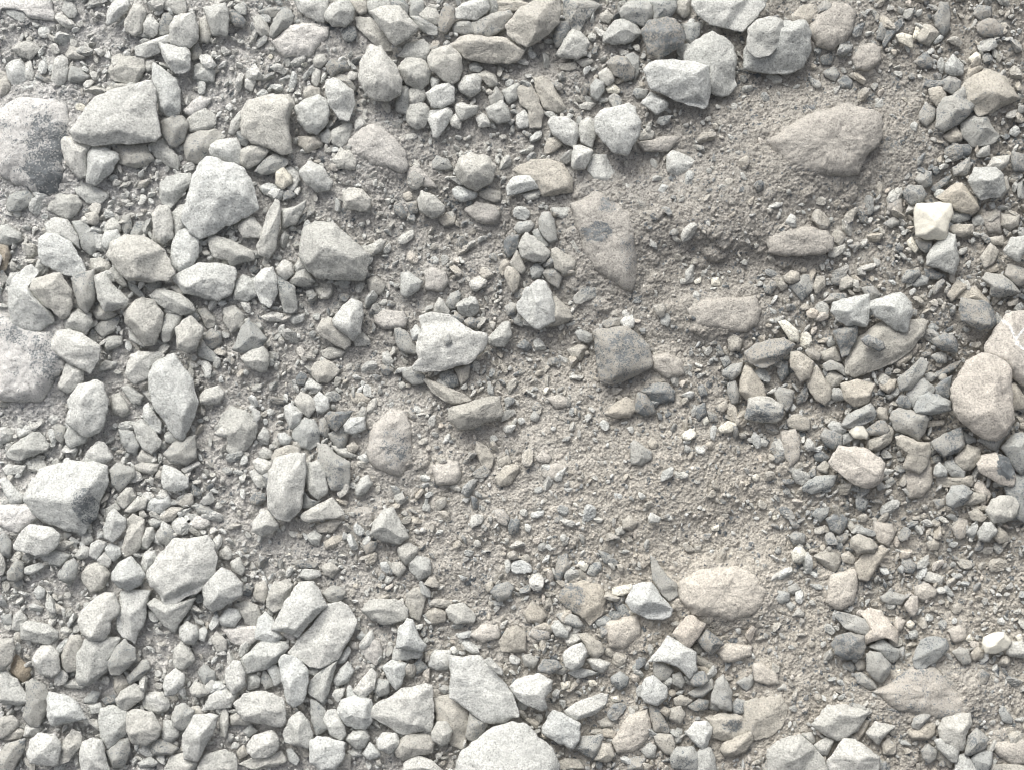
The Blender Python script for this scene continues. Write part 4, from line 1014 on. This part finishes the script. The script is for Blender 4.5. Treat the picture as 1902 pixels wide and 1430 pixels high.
def stone_mesh(poly, ty, lv, ridge, seed, fine=1.0, big=False, flat=False):
    r = np.random.default_rng(seed)
    P = poly.copy(); P[:, 1] = -P[:, 1]                   # y up
    if area(P) < 0: P = P[::-1]
    A = area(P); D = math.sqrt(A)
    c = centre(P); P = P-c
    # narrow width: the thickness follows it
    q = P-P.mean(0); ev = np.sqrt(np.linalg.eigvalsh(q.T@q/len(q))); wid = 2.6*ev[0]
    T = {0: .30, 1: .38, 2: .46, 3: .46, 4: .46}[lv]*min(wid, 1.15*D)*(.85+.3*r.random())
    if ty in 'w' and D > 85: T *= .8
    if flat and lv: T *= .62
    # outline: cut corners a little, resample, roughen
    Q = P.copy()
    for k, a in ((0, .04), (1, .16)):
        n = np.roll(Q, -1, 0); Q = np.stack([Q*(1-a)+n*a, Q*a+n*(1-a)], 1).reshape(-1, 2)
    seg = np.hypot(*(np.roll(Q, -1, 0)-Q).T); cum = np.concatenate([[0], np.cumsum(seg)])
    M = int(max(14, min(230, cum[-1]/(2.4/fine)))); u = np.linspace(0, cum[-1], M, endpoint=False)
    QQ = np.vstack([Q, Q[:1]]); O = np.stack([np.interp(u, cum, QQ[:, 0]), np.interp(u, cum, QQ[:, 1])], 1)
    off = seed*3.7
    rr = 1+(.030 if lv else .014)*noise2(O[:, 0]/(D*.16)+off, O[:, 1]/(D*.16), 7)+.015*noise2(O[:, 0]/(D*.06)+off, O[:, 1]/(D*.06), 8)
    if lv == 0: rr += .03*noise2(O[:, 0]/(D*.3)+off, O[:, 1]/(D*.3), 9)
    O = O*rr[:, None]*(1+3.0/D+.03)
    nr = int(max(4, min(42, .5*D/(2.6/fine)))); t = 1-np.linspace(0, 1, nr+1)[:-1]**1.25     # 1 at the rim
    # facet planes
    Hh = hull(P); pl = []
    n_ = np.roll(Hh, -1, 0)-Hh; ln_ = np.hypot(*n_.T); keep = ln_ > .14*D
    for a, d, l in zip(Hh[keep], n_[keep], ln_[keep]):
        nin = np.array([-d[1], d[0]])/l
        s = math.exp(r.normal(-.1 if lv else -1.0, .55))*(1.0 if lv else .7)
        # lower-right sides stand steep, as most stones here lie tipped towards the light
        pl.append((nin, -nin@a, s, .16*T))
    tilt = r.normal(0, .10, 2); 
    if ridge is None and lv:
        for k in range(2+(D > 40)):                       # broken faces across the top
            a = r.random()*2*math.pi; g = r.uniform(.12, .75); nrm = np.array([math.cos(a), math.sin(a)])
            pl.append((nrm, 0, g, T*(1+r.uniform(-.22, .3))))
    def height(X, Y, tt):
        zs = [T*1.0+tilt[0]*X+tilt[1]*Y]
        for nrm, cc, s, b in pl: zs.append((nrm[0]*X+nrm[1]*Y+cc)*s+b)
        if ridge is not None:
            ax, ay, bx, by, s1, s2 = ridge; ax -= c[0]; bx -= c[0]; ay = -ay-c[1]; by = -by-c[1]
            l = math.hypot(bx-ax, by-ay); nx, ny = -(by-ay)/l, (bx-ax)/l
            dd = (X-ax)*nx+(Y-ay)*ny
            zs.append(T*1.12-s1*np.maximum(dd, 0)-s2*np.maximum(-dd, 0))
        Z = np.stack(zs); k = 1/(max(.011*D, .35)*(1 if lv else 3)); m = Z.min(0)
        z = m-np.log(np.exp(-(Z-m)*k).sum(0))/k
        if not lv: return (.62*T*(1+3.0*(tilt[0]*X+tilt[1]*Y)/D)+.5*np.maximum(z, 0))*np.maximum(0, 1-tt**(6 if big else 3.4))**.7
        return np.maximum(z, .06*T)*np.sqrt(np.maximum(0, 1-tt**16))
    # inner rings follow a smoothed outline, so rim roughness does not run to the centre
    ker = np.exp(-.5*(np.minimum(np.arange(M), M-np.arange(M))/(M*(.035 if lv else .06)))**2); ker /= ker.sum()
    Os = np.stack([np.real(np.fft.ifft(np.fft.fft(O[:, q_])*np.fft.fft(ker))) for q_ in (0, 1)], 1)
    wt = (t**(2.5 if lv else 3.5))[:, None, None]; R_ = (O[None]*wt+Os[None]*(1-wt))*t[:, None, None]
    X = R_[..., 0]; Y = R_[..., 1]; TT = np.repeat(t[:, None], M, 1)
    Z = height(X, Y, TT)
    top = np.stack([X, Y, Z], -1).reshape(-1, 3)
    cz = height(np.array([0.]), np.array([0.]), np.array([0.]))
    nb = 4; tb = np.linspace(1, 0, nb+2)[1:-1]
    B = .5*T
    bot = np.stack([O[None, :, 0]*tb[:, None], O[None, :, 1]*tb[:, None], np.repeat((-B*(1-tb**2.2)-.12*T)[:, None], M, 1)], -1).reshape(-1, 3)
    V = np.vstack([top, [[0, 0, cz[0]]], bot, [[0, 0, -B-.14*T]]])
    # surface roughness
    pp = V+np.array([off*5, off*3, off])
    amp = min(D, 90)
    dz = .028*amp*noise3(pp/(amp*.22), 1)+.016*amp*noise3(pp/(amp*.09), 2)+.045*amp*(np.abs(noise3(pp/(amp*.33)+9, 8))-.3)+.55*noise3(pp/4.5, 3)+.45*noise3(pp/2.2, 4)
    if lv == 0: dz += 3.0*noise3(pp/26, 5)+1.2*np.abs(noise3(pp/8, 5))+.9*noise3(pp/4, 6)
    if ty == 'c': dz *= .5
    tall = np.concatenate([TT.ravel(), [0], np.repeat(tb, M), [0]])
    hd = V[:, :2]/np.maximum(np.linalg.norm(V[:, :2], axis=1, keepdims=True), 1e-6)
    up = np.where(np.arange(len(V)) <= nr*M, 1.0, -1.0)*(1-.6*tall**10)
    dirn = np.column_stack([hd*(tall**6)[:, None], up])
    V = V+dirn*dz[:, None]*.75
    i = np.arange(M); j = (i+1) % M; F4 = []; F3 = []
    def band(a, b): F4.append(np.stack([a+i, a+j, b+j, b+i], 1))
    for k in range(nr-1): band(k*M, (k+1)*M)
    ct = nr*M; F3.append(np.stack([(nr-1)*M+i, (nr-1)*M+j, np.full(M, ct)], 1))
    b0 = ct+1; F4.append(np.stack([j, i, b0+i, b0+j], 1))
    for k in range(nb-1): F4.append(np.stack([b0+k*M+j, b0+k*M+i, b0+(k+1)*M+i, b0+(k+1)*M+j], 1))
    F3.append(np.stack([b0+(nb-1)*M+j, b0+(nb-1)*M+i, np.full(M, b0+nb*M)], 1))
    mo = macro(np.append(O[:, 0], 0)+c[0], -(np.append(O[:, 1], 0)+c[1])); base = float(np.percentile(mo, 75) if not lv else mo[-1])
    lift = {0: (.20 if big else .12)*T+3, 1: .22*T+3, 2: .5*T+6, 3: .6*T+13, 4: .5*T+42}[lv]
    return V, [np.vstack(F4), np.vstack(F3)], np.array([c[0]-CX, c[1]+CY, base+lift]), D

def noun(ty, lab, D):
    for w in ('boulder', 'slab', 'pebble', 'block'):
        if w in lab.split(' stone')[0].split(' the ')[0]: return {'boulder': 'boulder', 'slab': 'rock_slab', 'pebble': 'pebble', 'block': 'stone_block'}[w]
    if ty == 'c': return 'quartz_stone'
    return 'stone'
def ground_tint(x, y, a):
    wm = grid(WARM, np.array([x]), np.array([y]))[0]; lum = (.335+.30*grid(PALE, np.array([x]), np.array([y]))[0])*1.03
    lum *= 1.07; return (lum*(1+.05*wm), lum*(1-.015*wm), lum*(.98-.11*wm), a)
# bare dark rock showing through the dust: label fragment -> ellipses (x, y, rx, ry, coverage) in photo pixels
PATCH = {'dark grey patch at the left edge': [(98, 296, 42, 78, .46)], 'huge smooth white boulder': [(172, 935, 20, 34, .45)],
         'dark grey cap': [(1862, 862, 24, 26, .3)], 'bare grey face': [(1060, 1112, 26, 30, .5)], 'bare dark strip': [(1725, 1255, 60, 26, .34)],
         'huge dusty grey boulder': [(40, 615, 50, 26, .55), (95, 665, 26, 50, .5)], 'white crest': [(1415, 765, 40, 16, .5)],
         'grey and tan hunched': [(1708, 1215, 22, 22, .45)], 'crusted with dirt': [(1125, 385, 20, 16, .5), (1105, 435, 26, 18, .45), (1165, 470, 18, 40, .6)],
         'dusty tan slab with grey': [(1360, 1345, 20, 12, .5)], 'large grey oval': [(735, 830, 26, 40, .62)]}
RIM = []                                                # outlines, so loose grit keeps off the stones
acc = []                                                # small stones: one mass of gravel
tr_ = np.random.default_rng(11)
for k, (ty, lv, poly, ridge, lab) in enumerate(STONES):
    V, F, loc, D = stone_mesh(poly, ty, lv, ridge, k+1, 1.0 if lab else .8, bool(lab), any(w in lab.split(' stone')[0] for w in ('slab', 'flake', 'shard')))
    wmv = grid(WARM, poly[:, 0].mean()[None], poly[:, 1].mean()[None])[0]; tint = lerp_tint(ty, tr_, wmv)
    if lv == 0: tint = ground_tint(*poly.mean(0), tint[3]+.12 if ty in 'dg' else .93)
    RIM.append((poly, lv))
    if lab:
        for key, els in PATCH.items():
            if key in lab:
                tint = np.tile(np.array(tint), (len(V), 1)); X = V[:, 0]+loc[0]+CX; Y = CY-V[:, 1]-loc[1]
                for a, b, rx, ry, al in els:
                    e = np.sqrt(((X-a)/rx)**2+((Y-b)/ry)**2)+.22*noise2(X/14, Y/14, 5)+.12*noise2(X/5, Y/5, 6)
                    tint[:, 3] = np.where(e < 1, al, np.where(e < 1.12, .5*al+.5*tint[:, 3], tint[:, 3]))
        if 'white vein' in lab:
            tint = np.tile(np.array(tint), (len(V), 1)); X = V[:, 0]+loc[0]+CX; Y = CY-V[:, 1]-loc[1]
            for (a, b), (c_, d_) in (((1852, 594), (1866, 606)), ((1866, 606), (1878, 642)), ((1878, 642), (1904, 660)), ((1876, 630), (1904, 604))):
                l = math.hypot(c_-a, d_-b); u_ = np.clip(((X-a)*(c_-a)+(Y-b)*(d_-b))/l/l, 0, 1)
                m_ = np.hypot(X-a-u_*(c_-a), Y-b-u_*(d_-b)) < 2.2+1.2*noise2(X/5, Y/5, 3); tint[m_] = (.78, .79, .78, 1)
        o = mesh_obj(noun(ty, lab, D), V, F, tint, M_SMOOTH if ty == 'c' else M_STONE, loc=loc)
        o['kind'] = 'thing'; o['label'] = lab; o['category'] = o.name.split('.')[0].replace('_', ' ')
        o['group'] = 'stones lying on the gravel bank'
    else:
        acc.append((V+loc, F, tint))

# stone occupancy raster (2 px cells)
OX, OY, CELL = -200, -200, 3
ow, oh = int((W+400)/CELL), int((H+400)/CELL)
occ = np.zeros((oh, ow), bool)
for P, lv in RIM:
    if lv == 0: continue
    x0, y0 = P.min(0); x1, y1 = P.max(0)
    i0, i1 = max(0, int((x0-OX)/CELL)), min(ow, int((x1-OX)/CELL)+2); j0, j1 = max(0, int((y0-OY)/CELL)), min(oh, int((y1-OY)/CELL)+2)
    if i0 >= i1 or j0 >= j1: continue
    gx, gy = np.meshgrid(OX+(np.arange(i0, i1)+.5)*CELL, OY+(np.arange(j0, j1)+.5)*CELL)
    ins = np.zeros(gx.shape, bool)
    for a in range(len(P)):
        xa, ya = P[a-1]; xb, yb = P[a]
        if ya == yb: continue
        ins ^= ((ya > gy) != (yb > gy)) & (gx < (xb-xa)*(gy-ya)/(yb-ya)+xa)
    occ[j0:j1, i0:i1] |= ins
def occupied(x, y):
    i = np.clip(((x-OX)/CELL).astype(int), 0, ow-1); j = np.clip(((y-OY)/CELL).astype(int), 0, oh-1); return occ[j, i]

# ------------------------------------------------------------------ loose gravel between them
def ico(sub):
    import bmesh
    bm = bmesh.new(); bmesh.ops.create_icosphere(bm, subdivisions=sub, radius=1)
    V = np.array([v.co[:] for v in bm.verts]); F = np.array([[v.index for v in f.verts] for f in bm.faces]); bm.free(); return V, F
def lib(sub, n):
    V, F = ico(sub); out = []
    for k in range(n):
        m = rng.integers(5, 10); nn = rng.normal(size=(m, 3)); nn /= np.linalg.norm(nn, axis=1)[:, None]; h = rng.uniform(.42, 1.0, m)
        d = V@nn.T; q = np.where(d > .08, h/np.maximum(d, .08), 9.); q = np.minimum(q, 1.2)
        rad = -np.log(np.exp(-q*55).sum(1))/55
        v = V*np.maximum(rad, .25)[:, None]*np.array([1.1, rng.uniform(.55, 1), rng.uniform(.4, .8)])
        v += .03*rng.normal(size=v.shape); out.append(v)
    return out, F
LIB = {3: lib(4, 14), 2: lib(3, 16), 1: lib(2, 16)}
def pick_tint(x, y, r):
    dk = grid(DARK, np.array([x]), np.array([y]))[0]; wm = grid(WARM, np.array([x]), np.array([y]))[0]; pa = grid(PALE, np.array([x]), np.array([y]))[0]
    u = r.random()
    if u < .006: return 'c'
    if r.random() < dk*.52: return 'd' if r.random() < .45+.2*(wm > .5) else 'g'
    if r.random() < wm*.58: return 'b' if r.random() < .88 else 'k'
    return 'w' if r.random() < pa*.75 else ('p' if r.random() < .75 else 'g')
cellmap = {}
def free(x, y, rad, tight):
    g = 22
    i, j = int(x//g), int(y//g)
    for a in (-1, 0, 1):
        for b in (-1, 0, 1):
            for (px, py, pr) in cellmap.get((i+a, j+b), ()):
                if (px-x)**2+(py-y)**2 < ((pr+rad)*tight)**2: return False
    cellmap.setdefault((i, j), []).append((x, y, rad)); return True
gr = np.random.default_rng(23)
for (n, r0, r1, lev, tight, dpow) in ((7000, 8, 15, 2, .76, 1.3), (26000, 4.5, 8, 2, .72, 1.0), (70000, 2.2, 4.5, 1, .66, .7)):
    xs = gr.uniform(-260, W+260, n); ys = gr.uniform(-220, H+220, n)
    dn = (grid(DENS, xs, ys)**dpow)*(1 if r0 > 8 else .75 if r0 > 4 else .4); dn *= np.clip(.75+1.1*fbm2(xs, ys, 60, 2, 77), .15, 1.3)
    oc = occupied(xs, ys); mac = macro(xs, ys)
    for k in range(n):
        if gr.random() > dn[k]+.03: continue
        x, y = xs[k], ys[k]; rad = r0+(r1-r0)*gr.random()**1.6
        if oc[k] and rad > 0: continue
        if not free(x, y, rad, tight): continue
        Vl, F = LIB[lev][0][gr.integers(len(LIB[lev][0]))], LIB[lev][1]
        q = gr.normal(size=4); q /= np.linalg.norm(q); w_, a, b, c = q
        # keep them mostly lying flat: small tip, free spin
        an = gr.random()*6.283; ca, sa = math.cos(an), math.sin(an); tx, ty_ = gr.normal(0, .35, 2)
        R = np.array([[ca, -sa, 0], [sa, ca, 0], [0, 0, 1]]); R = np.array([[1, 0, tx], [0, 1, ty_], [-tx, -ty_, 1]])@R
        v = (Vl@R.T)*rad*1.12
        v = v+np.array([x-CX, CY-y, mac[k]+rad*gr.uniform(-.1, .5)+1])
        acc.append((v, [F], lerp_tint(pick_tint(x, y, gr), gr, grid(WARM, xs[k:k+1], ys[k:k+1])[0])))
Vs = []; F3s = []; F4s = []; Ts = []; off = 0
for v, Fs, t in acc:
    Vs.append(v); Ts.append(np.tile(np.array(t, np.float32), (len(v), 1)))
    for f in Fs: (F4s if f.shape[1] == 4 else F3s).append(f+off)
    off += len(v)
sm = np.concatenate([np.ones(sum(map(len, F4s)), bool)]+[np.full(len(f), len(f) == 1 or len(f) < 60, bool) for f in F3s])
g = mesh_obj('gravel', np.vstack(Vs), [np.vstack(F4s), np.vstack(F3s)], np.vstack(Ts), M_STONE, smooth=sm)
g['kind'] = 'stuff'; g['label'] = 'small loose grey and tan gravel filling the gaps between the stones'; g['category'] = 'gravel'
g['group'] = 'loose fill of the bank'

# ------------------------------------------------------------------ the ground: crumbly crushed dirt, one sheet
def axis(lo, hi, step, far):
    a = [lo]; d = step
    while a[-1] > lo-far: d *= 1.12; a.append(a[-1]-d)
    b = [hi]; d = step
    while b[-1] < hi+far: d *= 1.12; b.append(b[-1]+d)
    n = int((hi-lo)/step); return np.array(a[:0:-1]+list(np.linspace(lo, hi, n+1))+b[1:]), len(a)-1, n+1
STEP = 1.75
ax, ix0, nx = axis(-50, W+50, STEP, 4000); ay, iy0, ny = axis(-50, H+50, STEP, 4000)
GX, GY = np.meshgrid(ax, ay)
dens = grid(DENS, GX, GY)
Z = macro(GX, GY)-8*dens
bank = np.zeros_like(Z)                                  # fines banked up round the half-buried stones
for P, lv in RIM:
    if lv > 1: continue
    c = P.mean(0); w = P.max(0)-P.min(0)
    if lv == 1 and w.min() < 40: continue
    rx, ry = w*(.62 if lv == 0 else .55)
    I = np.searchsorted(ax, [c[0]-2.2*rx, c[0]+2.2*rx]); J = np.searchsorted(ay, [c[1]-2.2*ry, c[1]+2.2*ry])
    if I[0] >= I[1] or J[0] >= J[1]: continue
    sx, sy = GX[J[0]:J[1], I[0]:I[1]], GY[J[0]:J[1], I[0]:I[1]]
    e = np.sqrt(((sx-c[0])/rx)**2+((sy-c[1])/ry)**2)
    bank[J[0]:J[1], I[0]:I[1]] = np.maximum(bank[J[0]:J[1], I[0]:I[1]], (.15 if lv == 0 else .06)*w.min()*np.clip(1.7-e, 0, 1)**1.5)
Z += bank
cr = np.abs(fbm2(GX, GY, 75, 3, 45, .6)); Z -= 4.5*np.clip(1-cr/.022, 0, 1)*(fbm2(GX, GY, 60, 2, 46) > 0)
Z += 2.6*fbm2(GX, GY, 26, 3, 41, .65)+1.5*(1-np.abs(fbm2(GX, GY, 14, 2, 44))*2)
C = np.zeros(GX.shape+(4,), np.float32)
wm = grid(WARM, GX, GY)+.12*fbm2(GX, GY, 50, 3, 51); pa = grid(PALE, GX, GY)+.08*fbm2(GX, GY, 45, 3, 52)
wm = np.clip(wm, 0, 1); pa = np.clip(pa, 0, 1); lum = .335+.30*pa
C[..., 0] = lum*(1+.045*wm); C[..., 1] = lum*(1-.015*wm); C[..., 2] = lum*(.98-.11*wm)
C[..., 3] = np.clip(.84+.08*noise2(GX/30, GY/30, 61)-.10*(dens > .5), 0, 1)
def stamp(n, r0, r1, rise, colour, dmin, tr2):
    """press n grains of radius r0..r1 px into the height sheet"""
    K = int(math.ceil(r1/STEP))+1; k = np.arange(-K, K+1)
    cx = tr2.uniform(-45, W+45, n); cy = tr2.uniform(-45, H+45, n); rad = r0+(r1-r0)*tr2.random(n)**2
    keep = tr2.random(n) < np.clip(dmin+(1-dmin)*.9*np.clip(.5+1.3*fbm2(cx, cy, 55, 2, 99), 0, 1), 0, 1)
    cx, cy, rad = cx[keep], cy[keep], rad[keep]; n = len(cx)
    for s0 in range(0, n, 20000):
        x, y, r_ = cx[s0:s0+20000], cy[s0:s0+20000], rad[s0:s0+20000]; m = len(x)
        ci = np.rint((x+50)/STEP).astype(int)+ix0; cj = np.rint((y+50)/STEP).astype(int)+iy0
        II = ci[:, None, None]+k[None, None, :]+np.zeros((1, len(k), 1), int); JJ = cj[:, None, None]+k[None, :, None]+np.zeros((1, 1, len(k)), int)
        dx = ax[II]-x[:, None, None]; dy = ay[JJ]-y[:, None, None]
        an = tr2.random(m)*math.pi; ca, sa = np.cos(an)[:, None, None], np.sin(an)[:, None, None]; el = tr2.uniform(.55, 1, m)[:, None, None]
        u = (dx*ca+dy*sa)/r_[:, None, None]; v = (-dx*sa+dy*ca)/(r_[:, None, None]*el)
        e = tr2.uniform(1.6, 3.5, m)[:, None, None]
        d = (np.abs(u)**e+np.abs(v)**e)
        tl = tr2.normal(0, .25, (2, m))[:, :, None, None]
        hh = np.sqrt(np.maximum(0, 1-d))*(1+tl[0]*u+tl[1]*v)
        z = Z0[cj, ci][:, None, None]+r_[:, None, None]*(hh*tr2.uniform(.6, 1.1, m)[:, None, None]*rise-.22)
        z = np.where(d < 1, z, -1e6)
        before = Z.copy(); np.maximum.at(Z, (JJ, II), z)
        if colour:
            win = (z >= Z[JJ, II]-1e-9) & (d < 1)
            q = tr2.random(m); dk = grid(DARK, x, y); wmv = grid(WARM, x, y); pv = grid(PALE, x, y)
            col = np.zeros((m, 4), np.float32)
            lv_ = (.335+.30*pv)*tr2.uniform(.85, 1.12, m)
            col[:, 0] = lv_*(1+.05*wmv); col[:, 1] = lv_*(1-.02*wmv); col[:, 2] = lv_*(.98-.12*wmv); col[:, 3] = tr2.uniform(.75, 1, m)
            dd = q < dk*.34; col[dd, 3] = tr2.uniform(.15, .5, dd.sum()); wq = q > .992; col[wq] = (.75, .74, .68, 1)
            a_, b_, c_ = np.nonzero(win); C[JJ[a_, b_, c_], II[a_, b_, c_]] = col[a_]
tr3 = np.random.default_rng(5)
Z0 = Z.copy(); stamp(4200, 8, 26, .42, False, .25, tr3)
Z += 1.3*fbm2(GX, GY, 9, 2, 71, .7)
Z0 = Z.copy(); stamp(9000, 4, 9, .6, True, .12, tr3)
Z0 = Z.copy(); stamp(120000, 1.3, 3.2, .7, True, .35, tr3)
Z += (1.0*rng.normal(size=Z.shape)+1.2*noise2(GX/3.6, GY/3.6, 88))*((GX > -60) & (GX < W+60))
jx = np.zeros_like(Z); V = np.stack([GX-CX, CY-GY, Z], -1).reshape(-1, 3)
nyy, nxx = Z.shape; idx = np.arange(nyy*nxx).reshape(nyy, nxx)
F = np.stack([idx[1:, :-1], idx[1:, 1:], idx[:-1, 1:], idx[:-1, :-1]], -1).reshape(-1, 4)
gd = mesh_obj('ground', V, [F], C.reshape(-1, 4), M_DIRT)
gd['kind'] = 'structure'; gd['label'] = 'crumbly pale grey and tan crushed rock dirt of the bank'; gd['category'] = 'ground'
